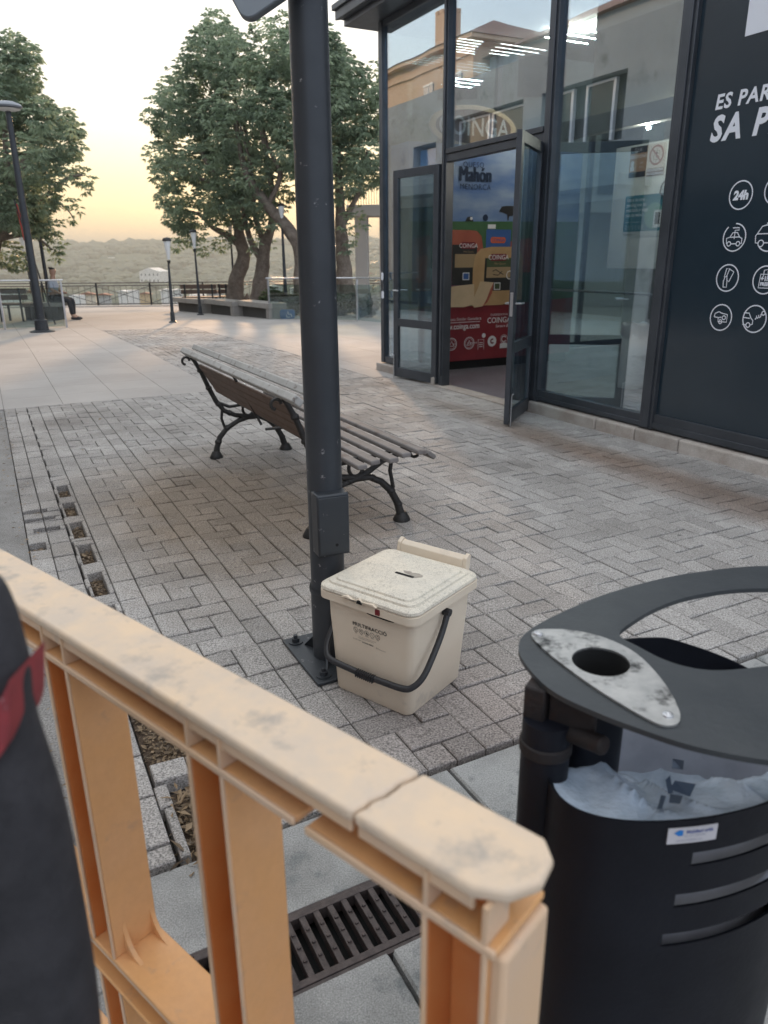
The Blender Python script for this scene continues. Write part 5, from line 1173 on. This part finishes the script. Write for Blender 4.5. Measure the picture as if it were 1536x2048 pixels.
# ================================================================== TREES
def crown_mesh(clumps, leaf_L=.20, density=1.0, per=9, name='crown', parent=None, m=None, base=Vector((0, 0, 0)), drop=.35):
    Vs = []; Ts = []
    for (c, r_, dens) in clumps:
        n = max(6, int(150*dens*density*r_*r_*4))
        d = rng.normal(size=(n, 3)); d /= np.linalg.norm(d, axis=1)[:, None]
        d[:, 2] *= np.where(d[:, 2] < 0, .8, 1.0)
        rad = r_*(.45+.58*rng.random(n)**.5)
        # uneven surface
        ns = np.array([noise.noise(Vector((float(c[0]+a*r_)*1.6, float(c[1]+b_*r_)*1.6, float(c[2]+e*r_)*1.6))) for a, b_, e in d])
        rad *= 1+.38*ns
        P = np.array(c)[None, :]+d*rad[:, None]*np.array([1, .9, .92])
        tint = .5+.9*ns+rng.normal(size=n)*.16
        for k in range(per):
            az = rng.random(n)*2*np.pi
            out = d*.7+np.stack([np.cos(az), np.sin(az), -drop+.5*rng.random(n)], 1)*.9
            out /= np.linalg.norm(out, axis=1)[:, None]
            L_ = leaf_L*(.65+.6*rng.random(n)); W_ = L_*.17
            side = np.cross(out, rng.normal(size=(n, 3))); side /= np.linalg.norm(side, axis=1)[:, None]
            st = P+out*.02; mid = P+out*(L_*.5)[:, None]; tip = P+out*L_[:, None]-np.array([0, 0, 1])*(L_*.25)[:, None]
            q = np.stack([st, mid+side*W_[:, None], tip, mid-side*W_[:, None]], 1); Vs.append(q.reshape(-1, 3)); Ts.append(np.clip(tint+rng.normal(size=n)*.1, 0, 1))
    V = np.concatenate(Vs)-np.array(base)[None, :]; T = np.concatenate(Ts); nf = len(T)
    me = bpy.data.meshes.new(name); me.vertices.add(len(V)); me.vertices.foreach_set('co', V.astype(np.float32).ravel())
    me.loops.add(nf*4); me.loops.foreach_set('vertex_index', np.arange(nf*4, dtype=np.int32)); me.polygons.add(nf)
    me.polygons.foreach_set('loop_start', np.arange(0, nf*4, 4, dtype=np.int32)); me.polygons.foreach_set('loop_total', np.full(nf, 4, dtype=np.int32))
    me.update(calc_edges=True); at = me.attributes.new('tint', 'FLOAT', 'FACE'); at.data.foreach_set('value', T.astype(np.float32)); me.materials.append(m or m_leaf)
    o = bpy.data.objects.new(name, me); S.collection.objects.link(o); o.parent = parent; return o
def limb(mb, pts, rads, n=5, seg=12):
    P = [Vector(p) for p in pts]; out = []; rr = []
    for i in range(len(P)-1):
        p0, p1, p2, p3 = P[max(i-1, 0)], P[i], P[i+1], P[min(i+2, len(P)-1)]
        for k in range(n):
            t = k/n; out.append(.5*((2*p1)+(-p0+p2)*t+(2*p0-5*p1+4*p2-p3)*t*t+(-p0+3*p1-3*p2+p3)*t**3)); rr.append(rads[i]*(1-t)+rads[i+1]*t)
    out.append(P[-1]); rr.append(rads[-1]); b = len(mb.v); mb.tube(out, rr, seg)
    for i in range(b, len(mb.v)):
        v = Vector(mb.v[i]); j = min((i-b)//seg, len(out)-1); q = noise.noise(v*2.2)*.22+noise.noise(v*6)*.08
        mb.v[i] = tuple(v+(v-out[j])*q)
def tree(name, label, Y, clumps, limbs, dens=.82, leafL=.15):
    base = AP(limbs[0][0][0], limbs[0][0][1], Y); base.z = gz(Y)
    root = empty(name, base, 0, label, 'tree', 'large trees on the plaza')
    mb = MB()
    for L_ in limbs:
        pts = []; rads = []
        for q in L_:
            dy = q[3] if len(q) > 3 else 0
            p = AP(q[0], q[1], Y+dy); pts.append(p-base); rads.append(q[2]*.84)
        limb(mb, pts, rads)
    mb.build('trunk', m_trunk, root, smooth=60)
    cl = []
    for i, q in enumerate(clumps):
        x, y, r_ = q[:3]; dn_ = q[3] if len(q) > 3 else 1.0
        dy = random.uniform(-1.1, 1.1); rr = r_*Y/1480*.92
        cl.append((AP(x, y, Y+dy), rr, dn_))
        if dn_ >= .9: cl.append((AP(x+random.uniform(-.3, .3)*r_, y+random.uniform(-.3, .3)*r_, Y-1.2-dy), rr*.65, .55)); cl.append((AP(x, y, Y+1.6), rr*.8, .5))
    crown_mesh(cl, leafL, dens, parent=root, base=base)
    # small twigs inside the sparse clumps
    return root
tree('broadleaf_tree', 'large dark tree at the left edge behind the disc lamp', 21.0,
     [(30, 100, 34), (62, 112, 17), (14, 140, 45), (50, 155, 34), (10, 200, 60), (88, 215, 26), (70, 245, 45), (128, 240, 24), (150, 262, 18), (105, 285, 48), (150, 300, 22, .8), (40, 320, 70), (100, 345, 40, .7), (135, 335, 28, .6), (165, 355, 18, .7), (172, 378, 12, .7),
      (20, 410, 60), (75, 395, 40), (140, 400, 14, .5), (150, 420, 13, .5), (137, 438, 9, .5), (88, 455, 32, .8), (108, 490, 22, .7), (108, 520, 12, .6), (15, 515, 34, .8), (40, 530, 18, .7), (-60, 200, 100), (-80, 380, 110), (-60, 500, 60, .8), (60, 440, 40)],
     [[(-40, 640, .34), (-30, 560, .27), (-10, 480, .22), (20, 400, .16), (60, 300, .1)], [(-10, 480, .16), (60, 420, .09), (130, 360, .05), (165, 350, .03)], [(20, 400, .1), (10, 250, .07), (30, 110, .03)], [(60, 420, .05), (100, 400, .035), (135, 420, .02), (148, 440, .012)], [(-10, 480, .1), (60, 470, .05), (105, 500, .02)]])
tree('broadleaf_tree', 'leftmost tree of the central clump, with leaning gnarled trunk and widest crown edge', 25.0,
     [(315, 215, 20, .8), (300, 235, 14, .7), (345, 190, 32), (335, 255, 34), (330, 310, 34), (335, 355, 32), (350, 400, 34), (365, 445, 28), (350, 488, 15, .7), (375, 475, 20, .7), (405, 495, 18, .6), (440, 490, 16, .6), (430, 430, 26, .7), (395, 465, 22, .6), (465, 420, 28, .7), (350, 440, 24, .8), (400, 330, 55), (385, 230, 50), (420, 400, 38), (400, 440, 18, .5), (455, 470, 14, .5), (375, 160, 36), (435, 290, 50)],
     [[(478, 614, .50), (470, 590, .34), (476, 550, .27), (488, 515, .26), (480, 480, .22), (470, 430, .17), (440, 370, .12), (400, 300, .07)], [(482, 490, .16), (450, 468, .12), (425, 455, .08), (400, 430, .06), (370, 420, .03)], [(440, 370, .08), (380, 350, .05), (340, 330, .025)], [(478, 470, .12), (500, 400, .10), (500, 300, .07), (470, 200, .04)], [(488, 600, .3), (498, 606, .16), (508, 614, .08)]])
tree('broadleaf_tree', 'tree with straight stout trunk, second from the left in the central clump', 24.2,
     [(430, 45, 24), (405, 75, 26), (450, 80, 30), (400, 115, 34), (440, 140, 45), (480, 110, 40), (470, 200, 55), (430, 230, 45), (480, 280, 60), (500, 350, 48), (460, 370, 40), (510, 410, 34, .9), (490, 440, 20, .6), (470, 445, 18, .6), (535, 420, 28, .8), (520, 455, 18, .5), (455, 400, 34, .8), (505, 490, 14, .5), (545, 490, 12, .5), (520, 60, 20, .7)],
     [[(520, 614, .46), (520, 585, .32), (523, 550, .25), (527, 520, .25), (530, 490, .20), (545, 440, .14), (540, 350, .10), (520, 250, .06)], [(526, 520, .16), (505, 490, .12), (490, 440, .08), (470, 350, .05)], [(530, 490, .12), (510, 430, .09), (505, 350, .06), (480, 250, .04)]])
tree('broadleaf_tree', 'tallest middle tree whose long limb slants up left behind the thick post', 22.6,
     [(560, 55, 24, .8), (540, 80, 28, .8), (575, 100, 30), (520, 140, 34), (560, 170, 46), (600, 130, 50), (530, 220, 44), (590, 240, 60), (560, 310, 44), (640, 120, 44), (650, 80, 26), (660, 200, 50), (620, 320, 50), (545, 370, 30, .7), (590, 380, 34, .7), (565, 420, 16, .5), (548, 450, 10, .5)],
     [[(606, 622, .42), (605, 570, .30), (600, 500, .24), (570, 450, .20), (535, 410, .17), (500, 360, .13), (480, 300, .09), (470, 220, .05)], [(600, 500, .18), (612, 420, .15), (600, 330, .10), (590, 220, .06)], [(535, 410, .1), (560, 350, .08), (535, 290, .06), (520, 220, .03)]])
tree('broadleaf_tree', 'right tree of the central clump, ivy on its trunk beside the apartment block', 23.5,
     [(675, 120, 32), (700, 150, 34), (665, 180, 40), (712, 200, 40), (690, 250, 50), (735, 250, 36), (725, 310, 42), (680, 320, 45), (745, 350, 28), (700, 375, 32), (668, 390, 22, .7), (760, 190, 28), (755, 140, 18, .7), (790, 180, 40), (800, 260, 50), (694, 445, 15, .8), (700, 480, 14, .8), (692, 500, 10, .7), (722, 452, 12, .5), (715, 425, 14, .5), (800, 330, 40)],
     [[(692, 612, .44), (690, 575, .33), (688, 540, .27), (684, 500, .24), (682, 450, .2), (680, 400, .17), (676, 320, .1), (680, 220, .05)], [(684, 450, .13), (705, 410, .1), (718, 380, .07), (735, 300, .04)]])
def shrub(px, py, Y, r_px, label):
    g = AP(px, py, Y); root = empty('shrub', (g.x, Y, gz(Y)), 0, label, 'shrub'); c = Vector((g.x, Y, gz(Y)+.25)); rr = r_px*Y/1480
    cl = [(c+Vector((random.uniform(-rr, rr), random.uniform(-.2, .2), random.uniform(-.1, .2))), rr*.6, 2.4) for _ in range(6)]
    crown_mesh(cl, .12, 1.4, name='foliage', parent=root, m=m_leaf2, base=root.location, drop=0)
    mb = MB(); [mb.tube([(0, 0, -.05), (random.uniform(-.2, .2), 0, .3)], .015, 5) for _ in range(4)]; mb.build('stem', m_trunk, root)
shrub(560, 618, 22.3, 34, 'low grey green shrub behind the glass railing left of the thick post')
shrub(722, 615, 21.0, 24, 'low shrub behind the glass railing near the pavilion corner')
shrub(655, 612, 22.0, 26, 'low shrub hidden partly by the thick post at the foot of the trunks')

# ================================================================== SEATED PERSON
def build_person():
    g = GP(108, 648); Y = 21.0; b = AP(108, 600, Y)
    root = empty('person', (b.x, Y, gz(Y)), 0, 'seated person in a pale blue shirt behind the left glass railing', 'person')
    def skinned(name, joints, edges, m, parent=root, sub=2):
        me = bpy.data.meshes.new(name); me.from_pydata([j[0] for j in joints], edges, []); me.materials.append(m)
        o = bpy.data.objects.new(name, me); S.collection.objects.link(o); o.parent = parent
        sk = o.modifiers.new('skin', 'SKIN'); sk.use_smooth_shade = True; s2 = o.modifiers.new('sub', 'SUBSURF'); s2.levels = sub; s2.render_levels = sub
        if not me.skin_vertices: 
            pass
        for i, j in enumerate(joints): me.skin_vertices[0].data[i].radius = (j[1], j[1] if len(j) < 3 else j[2])
        me.skin_vertices[0].data[0].use_root = True
        return o
    # sits facing right/forward on a bench seat at .46
    J = [((0, 0, .55), .14, .12), ((0, .0, .75), .13, .11), ((.03, 0, .98), .16, .11), ((.05, 0, 1.07), .07), ((.06, 0, 1.16), .055), ((.075, 0, 1.27), .095, .105), ((.075, 0, 1.34), .085, .09),
         ((.03, -.17, 1.0), .055), ((.06, -.21, .80), .045), ((.24, -.16, .70), .036), ((.33, -.12, .70), .03),
         ((.03, .17, 1.0), .055), ((.06, .21, .80), .045), ((.24, .16, .70), .036), ((.33, .12, .70), .03),
         ((.08, -.10, .54), .085), ((.46, -.12, .52), .065), ((.50, -.12, .10), .045), ((.62, -.12, .05), .04),
         ((.08, .10, .54), .085), ((.46, .12, .52), .065), ((.44, .12, .10), .045), ((.56, .12, .05), .04)]
    E2 = [(0, 1), (1, 2), (2, 3), (3, 4), (4, 5), (5, 6), (2, 7), (7, 8), (8, 9), (9, 10), (2, 11), (11, 12), (12, 13), (13, 14), (0, 15), (15, 16), (16, 17), (17, 18), (0, 19), (19, 20), (20, 21), (21, 22)]
    skinned('body', J, E2, m_skinf)
    Jt = [((0, 0, .56), .155, .135), ((0, 0, .75), .145, .125), ((.03, 0, .98), .17, .12), ((.045, 0, 1.06), .075), ((.03, -.17, 1.0), .068), ((.06, -.21, .80), .056), ((.03, .17, 1.0), .068), ((.06, .21, .80), .056)]
    skinned('shirt', Jt, [(0, 1), (1, 2), (2, 3), (2, 4), (4, 5), (2, 6), (6, 7)], m_shirt)
    Jp = [((0, 0, .56), .15, .13), ((.08, -.10, .54), .095), ((.46, -.12, .52), .075), ((.50, -.12, .12), .058), ((.08, .10, .54), .095), ((.46, .12, .52), .075), ((.44, .12, .12), .058)]
    skinned('trousers', Jp, [(0, 1), (1, 2), (2, 3), (0, 4), (4, 5), (5, 6)], m_trouser)
    Jh = [((.045, 0, 1.30), .105, .115), ((.065, 0, 1.38), .09, .10)]; skinned('hair', Jh, [(0, 1)], m_hair)
    for y, x in ((-.12, .52), (.12, .46)):
        mb = MB(); mb.tube([(x-.06, y, .045), (x+.05, y, .045), (x+.16, y, .03), (x+.20, y, .025)], [.04, .048, .04, .02], 10, flat=.8); mb.build('shoe', m_trouser, root)
    bb = empty('block_bench', (b.x-.35, Y-.25, gz(Y)), 0, 'dark block seat under the seated person behind the left glass', 'bench')
    mb = MB(); mb.box(-.5, .62, -.02, .55, .36, .46); mb.build('seat', m_stone, bb, bevel=.01); mb = MB(); mb.box(-.4, .5, .05, .45, -.03, .36); mb.build('plinth', mat('dark_plinth', (.05, .05, .05), .9), bb)
build_person()

# ================================================================== BUILDINGS
def build_apartment():
    A = AP(722, 600, 27.5); z = gz(27.5)
    root = empty('apartment_block', (A.x, 27.5, z), R(-8), 'pale apartment block with balcony and dark door behind the right tree', 'building')
    wl = mat('cream_render', (.52, .48, .44), .85, col2=(.46, .43, .40), scale=.6)
    mb = MB(); mb.box(.6, 16, .6, 9, -8, 9.5); mb.build('wall', wl, root)
    mb = MB(); mb.box(-.35, 16, -.6, .6, 3.0, 3.35); bl = mb.build('balcony', wl, root, bevel=.01)
    mb = MB()
    for i in range(60): mb.tube([(-.3+i*.09, -.56, 3.35), (-.3+i*.09, -.56, 4.25)], .008, 4)
    mb.tube([(-.33, -.56, 4.27), (5.2, -.56, 4.27)], .02, 6); mb.build('balustrade', m_dark, bl)
    mb = MB(); mb.box(-.1, .32, -.45, -.05, -.2, 3.0); mb.build('pillar', wl, root, bevel=.01)
    mb = MB(); mb.box(.85, 1.9, .52, .598, .0, 2.3); d = mb.build('door', mat('grey_door', (.08, .085, .10), .5), root, bevel=.01)
    mb = MB(); 
    for zz in (.3, 1.1, 1.7): mb.box(1.0, 1.75, .50, .519, zz, zz+.5)
    mb.build('door_panel', mat('grey_door_panel', (.11, .115, .13), .5), d, bevel=.005)
    for x in (2.6, 5.2, 8.0):
        mb = MB(); mb.box(x, x+1.3, .55, .598, 3.6, 5.6); mb.build('window', m_win, root)
        mb = MB(); mb.box(x, x+1.3, .55, .598, 6.6, 8.2); mb.build('window', m_win, root)
build_apartment()
def build_reflected():
    # low concrete building across the plaza, seen mirrored in the glass (local frame of the facade, y = inwards so it sits at y<0)
    root = empty('concrete_building', FW(0, 8), FANG, 'low stained concrete building across the plaza, mirrored in the pavilion glass', 'building')
    mb = MB()
    # wall with two window bands built as pieces around the openings
    W0, W1, Zt = -32, 10, 5.94; t = .3
    op = [(-13.4, -12.0, 0.0, 4.6), (-11.2, -7.95, 4.1, 5.05), (-7.2, -4.45, 3.75, 5.05)]
    xs = sorted(set([W0, W1]+[v for o in op for v in o[:2]]))
    for i in range(len(xs)-1):
        a, b = xs[i], xs[i+1]; o = [q for q in op if q[0] <= a < q[1]]
        if o:
            z0, z1 = o[0][2], o[0][3]
            if z0 > 0: mb.box(a, b, -t, 0, 0, z0)
            mb.box(a, b, -t, 0, z1, Zt)
        else: mb.box(a, b, -t, 0, 0, Zt)
    mb.box(W0, W1, -6, -5.8, 0, Zt)
    mb.build('wall', m_concrete_b, root)
    mb = MB(); mb.box(W0, W1, -5.8, -t, 5.3, 5.5); mb.build('roof', m_concrete_b, root)
    mb = MB(); mb.box(-8.2, -3.5, .0, .9, 2.75, 2.95); mb.build('canopy', mat('grey_canopy', (.22, .23, .23), .7), root)
    for x0, x1, z0, z1 in ((-7.15, -6.3, 3.8, 5.0), (-5.9, -4.95, 3.8, 5.0), (-11.1, -9.6, 4.15, 5.0), (-9.5, -8.05, 4.15, 5.0)):
        mb = MB(); mb.box(x0+.07, x1-.07, -.24, -.22, z0+.05, z1-.05); w_ = mb.build('window', mat('window_dark', (.05, .06, .06), .2), root)
        mb = MB(); mb.box(x0, x0+.07, -.26, -.18, z0, z1); mb.box(x1-.07, x1, -.26, -.18, z0, z1); mb.box(x0+.07, x1-.07, -.26, -.18, z1-.05, z1); mb.build('window_frame', m_alu, w_)
    mb = MB(); mb.box(-7.2, -4.45, -.5, -.35, 3.7, 5.1); mb.box(-11.3, -7.9, -.5, -.35, 4.0, 5.1); mb.build('blind', mat('dark_blind', (.07, .075, .08), .7), root)
    mb = MB(); mb.box(-13.3, -12.1, -.28, -.2, 0, 4.5); mb.build('door', mat('blue_shutter', (.10, .20, .36), .6), root)
    for x0, x1 in ((-11.5, -8.6), (-7.45, -5.6), (-5.4, -3.7), (-3.2, -.6), (-.3, 2.5)):
        mb = MB(); mb.box(x0, x1, .0, .03, .1, 2.55); mb.build('shop_window', m_win, root, bevel=.005)
    # tall peach house behind, lit by the low sun
    r2 = empty('peach_house', FW(-38, 22), FANG, 'peach house with hipped tile roof and chimney, mirrored in the pavilion glass', 'building')
    # local x = s+38
    x0, x1 = -10, 6.7; zt = 12.9
    mb = MB(); mb.box(x0, x1, -9, 0, 0, zt); mb.build('wall', m_peach, r2)
    mb = MB(); mb.box(x0-.5, x1+.5, -9.5, .5, zt, zt+.22); mb.build('eave', m_peach, r2)
    for i in range(44):
        pass
    mb = MB(); ex0, ex1, ey0, ey1 = x0-.6, x1+.6, -9.6, .6; z0 = zt+.22; rz_ = zt+2.5
    vs = [(ex0, ey0, z0), (ex1, ey0, z0), (ex1, ey1, z0), (ex0, ey1, z0), (x0+4.5, -4.5, rz_), (x1-4.5, -4.5, rz_)]
    mb.add(vs, [(0, 1, 5, 4), (1, 2, 5), (2, 3, 4, 5), (3, 0, 4), (0, 3, 2, 1)]); rf = mb.build('roof', m_roof, r2, smooth=0)
    mb = MB(); mb.box(.7, 2.0, -2.2, -1.2, zt+.4, zt+2.6)
    for i in range(3): mb.box(.7+i*.47, 1.05+i*.47, -2.2, -1.2, zt+2.6, zt+2.85)
    mb.build('chimney', m_peach, rf, bevel=.03)
    for x in (1.3, 4.4):
        mb = MB(); mb.box(x, x+1.3, .0, .06, 9.6, 11.4); w_ = mb.build('window', mat('blue_grey_shutter', (.12, .15, .22), .5), r2)
        mb = MB(); mb.box(x+.62, x+.68, .06, .08, 9.6, 11.4); mb.box(x, x+1.3, .06, .1, 11.4, 11.5); mb.build('window_frame', m_alu, w_)
    mb = MB(); mb.box(x0, x1, 0, .12, 12.2, 12.4); mb.build('cornice', m_peach, r2)
    r3 = empty('grey_house', FW(-25, 22), FANG, 'grey rendered house beside the peach house, mirrored in the pavilion glass', 'building')
    mb = MB(); mb.box(-6, 9, -9, -1, 0, 12.0); mb.build('wall', mat('grey_render', (.42, .43, .43), .85), r3)  # plain grey render over the whole wall
    mb = MB(); vs = [(-6.4, -9.4, 12.0), (9.4, -9.4, 12.0), (9.4, -.6, 12.0), (-6.4, -.6, 12.0), (-3.0, -5, 14.0), (6, -5, 14.0)]
    mb.add(vs, [(0, 1, 5, 4), (1, 2, 5), (2, 3, 4, 5), (3, 0, 4), (0, 3, 2, 1)]); mb.build('roof', m_roof, r3, smooth=0)
build_reflected()
def build_town():
    wh = [m_whitewash, mat('cream_wall', (.60, .53, .42), .85), mat('ochre_wall', (.52, .38, .22), .85), mat('grey_wall', (.42, .41, .39), .85)]
    def TP(px, py):
        v = ray(px, py); Y = 45.0
        while Y < 1400:
            x = v.x/v.y*Y; z = HC+v.z/v.y*Y
            if z < terr(x, Y): break
            Y += 3
        return Vector((v.x/v.y*Y, Y, terr(v.x/v.y*Y, Y)))
    def house(px, py, wpx, hpx, label, m, rz=0, gable=True, Y=None):
        g = AP(px, py, Y) if Y else TP(px, py); k = g.y/FPX; wd = wpx*k; hh = hpx*k; dp = wd*.7
        root = empty('far_house', g, rz, label, 'house', 'houses on the slope below the plaza')
        mb = MB(); mb.box(-wd/2, wd/2, 0, dp, -14 if Y else -3, hh); mb.build('wall', m, root)
        if gable:
            mb = MB(); mb.prism([(-wd/2-.4, hh), (wd/2+.4, hh), (0, hh+wd*.16)], -.3, dp+.3, 'y'); mb.build('roof', m_roof if m != m_whitewash else m_whitewash, root)
        nw = max(2, int(wpx/9))
        for r_ in range(max(1, int(hpx/10))):
            for i in range(nw):
                x = -wd/2+wd*(i+.5)/nw; z = hh*(1-(r_+.5)/max(1, int(hpx/10))); mb = MB(); mb.box(x-wd*.03, x+wd*.03, -.1, .02, z-hpx*k*.06, z+hpx*k*.06); mb.build('window', m_win, root)
    house(302, 579, 46, 32, 'large white house with low gable on the slope beyond the iron fence', m_whitewash, R(-20))
    data = [(245, 592, 18, 8), (268, 590, 20, 9), (175, 598, 30, 8), (206, 600, 22, 9), (150, 600, 24, 9), (335, 592, 24, 10), (358, 600, 16, 18), (395, 600, 30, 10), (20, 604, 40, 14), (60, 598, 30, 12), (-20, 600, 40, 14), (430, 598, 26, 12), (742, 560, 30, 9), (600, 590, 40, 14), (715, 585, 30, 12), (550, 590, 30, 14), (112, 600, 26, 9), (290, 598, 22, 9), (182, 515, 22, 3), (220, 517, 10, 2), (10, 548, 50, 8)]
    nm = ['white', 'cream', 'ochre', 'grey']
    wherel = ['left of the white gabled house', 'touching the foot of the white gabled house on its left', 'left of the middle of the far fence', 'lowest behind the middle of the fence', 'behind the left end of the iron fence', 'right of the white gabled house', 'narrow and tall beside the leftmost stone bench', 'behind the dark slatted bench', 'widest behind the left glass railing', 'second behind the left glass railing', 'at the far left picture edge', 'between the bench and the leaning trunk', 'at the right of the ivy trunk, high on the slope', 'hidden behind the slanting trunk', 'right of the ivy trunk, lower', 'between the straight trunk and the railing', 'behind the seated person', 'small below the white gabled house', 'long and low, alone high on the hillside', 'tiny, right of the lone long one on the hillside', 'on the slope under the left tree']
    for i, (px, py, wp, hp) in enumerate(data):
        k = [0, 0, 1, 3, 0, 0, 0, 0, 0, 1, 0, 3, 1, 0, 0, 0, 2, 2, 0, 0, 3][i]
        house(px, py, wp, hp, 'distant '+nm[k]+' house '+wherel[i], wh[k], R(random.uniform(-25, 25)), i % 3 != 1, None if py < 572 else random.uniform(120, 210))
    # woodland on the valley side: one mass
    V = []; F = []; T = []
    ico = bmesh.new(); bmesh.ops.create_icosphere(ico, subdivisions=1, radius=1.0); iv = [v.co.copy() for v in ico.verts]; ifc = [tuple(v.index for v in f.verts) for f in ico.faces]; ico.free()
    cnt = 0
    while cnt < 5200:
        Y = 75+1150*random.random()**1.3; x = -Y*.5+Y*.62*random.random()
        if noise.noise(Vector((x*.012, Y*.008, 3))) < -.12 and Y > 160: continue
        z = terr(x, Y); s = random.uniform(1.3, 3.2)*(1+Y/700); b = len(V); t_ = random.random()
        for v in iv:
            q = 1+.35*noise.noise(v*1.7+Vector((cnt*1.3, 0, 0))); V.append((x+v.x*s*q*1.25, Y+v.y*s*q, z+s*.45+v.z*s*.75*q))
        F += [tuple(i+b for i in f) for f in ifc]; T += [t_+random.uniform(-.1, .1) for _ in ifc]; cnt += 1
    mb = MB(); mb.add(V, F); o = mb.build('far_woodland', leaf_mat('far_foliage', (.035, .05, .02), (.10, .105, .045), .1), smooth=0)
    at = o.data.attributes.new('tint', 'FLOAT', 'FACE'); at.data.foreach_set('value', T); tag(o, 'hazy green woodland covering the valley and hillside beyond the fence', 'woodland', kind='stuff')
build_town()
# ================================================================== HAZE
def build_haze():
    mb = MB(); mb.box(-1900, 1500, -120, 3000, -70, 70); m = bpy.data.materials.new('haze_air'); m.use_nodes = True; nt = m.node_tree; nt.nodes.clear()
    o = nt.nodes.new('ShaderNodeOutputMaterial'); v = nt.nodes.new('ShaderNodeVolumePrincipled'); v.inputs['Color'].default_value = (.50, .55, .54, 1); v.inputs['Density'].default_value = .00085; v.inputs['Anisotropy'].default_value = .3
    nt.links.new(v.outputs[0], o.inputs['Volume']); ob = mb.build('haze', m, smooth=0); tag(ob, kind='stuff'); ob['label'] = 'pale haze in the air over plaza and valley'; ob['category'] = 'haze'
build_haze()
S.cycles.transparent_max_bounces = 24; S.cycles.max_bounces = 8
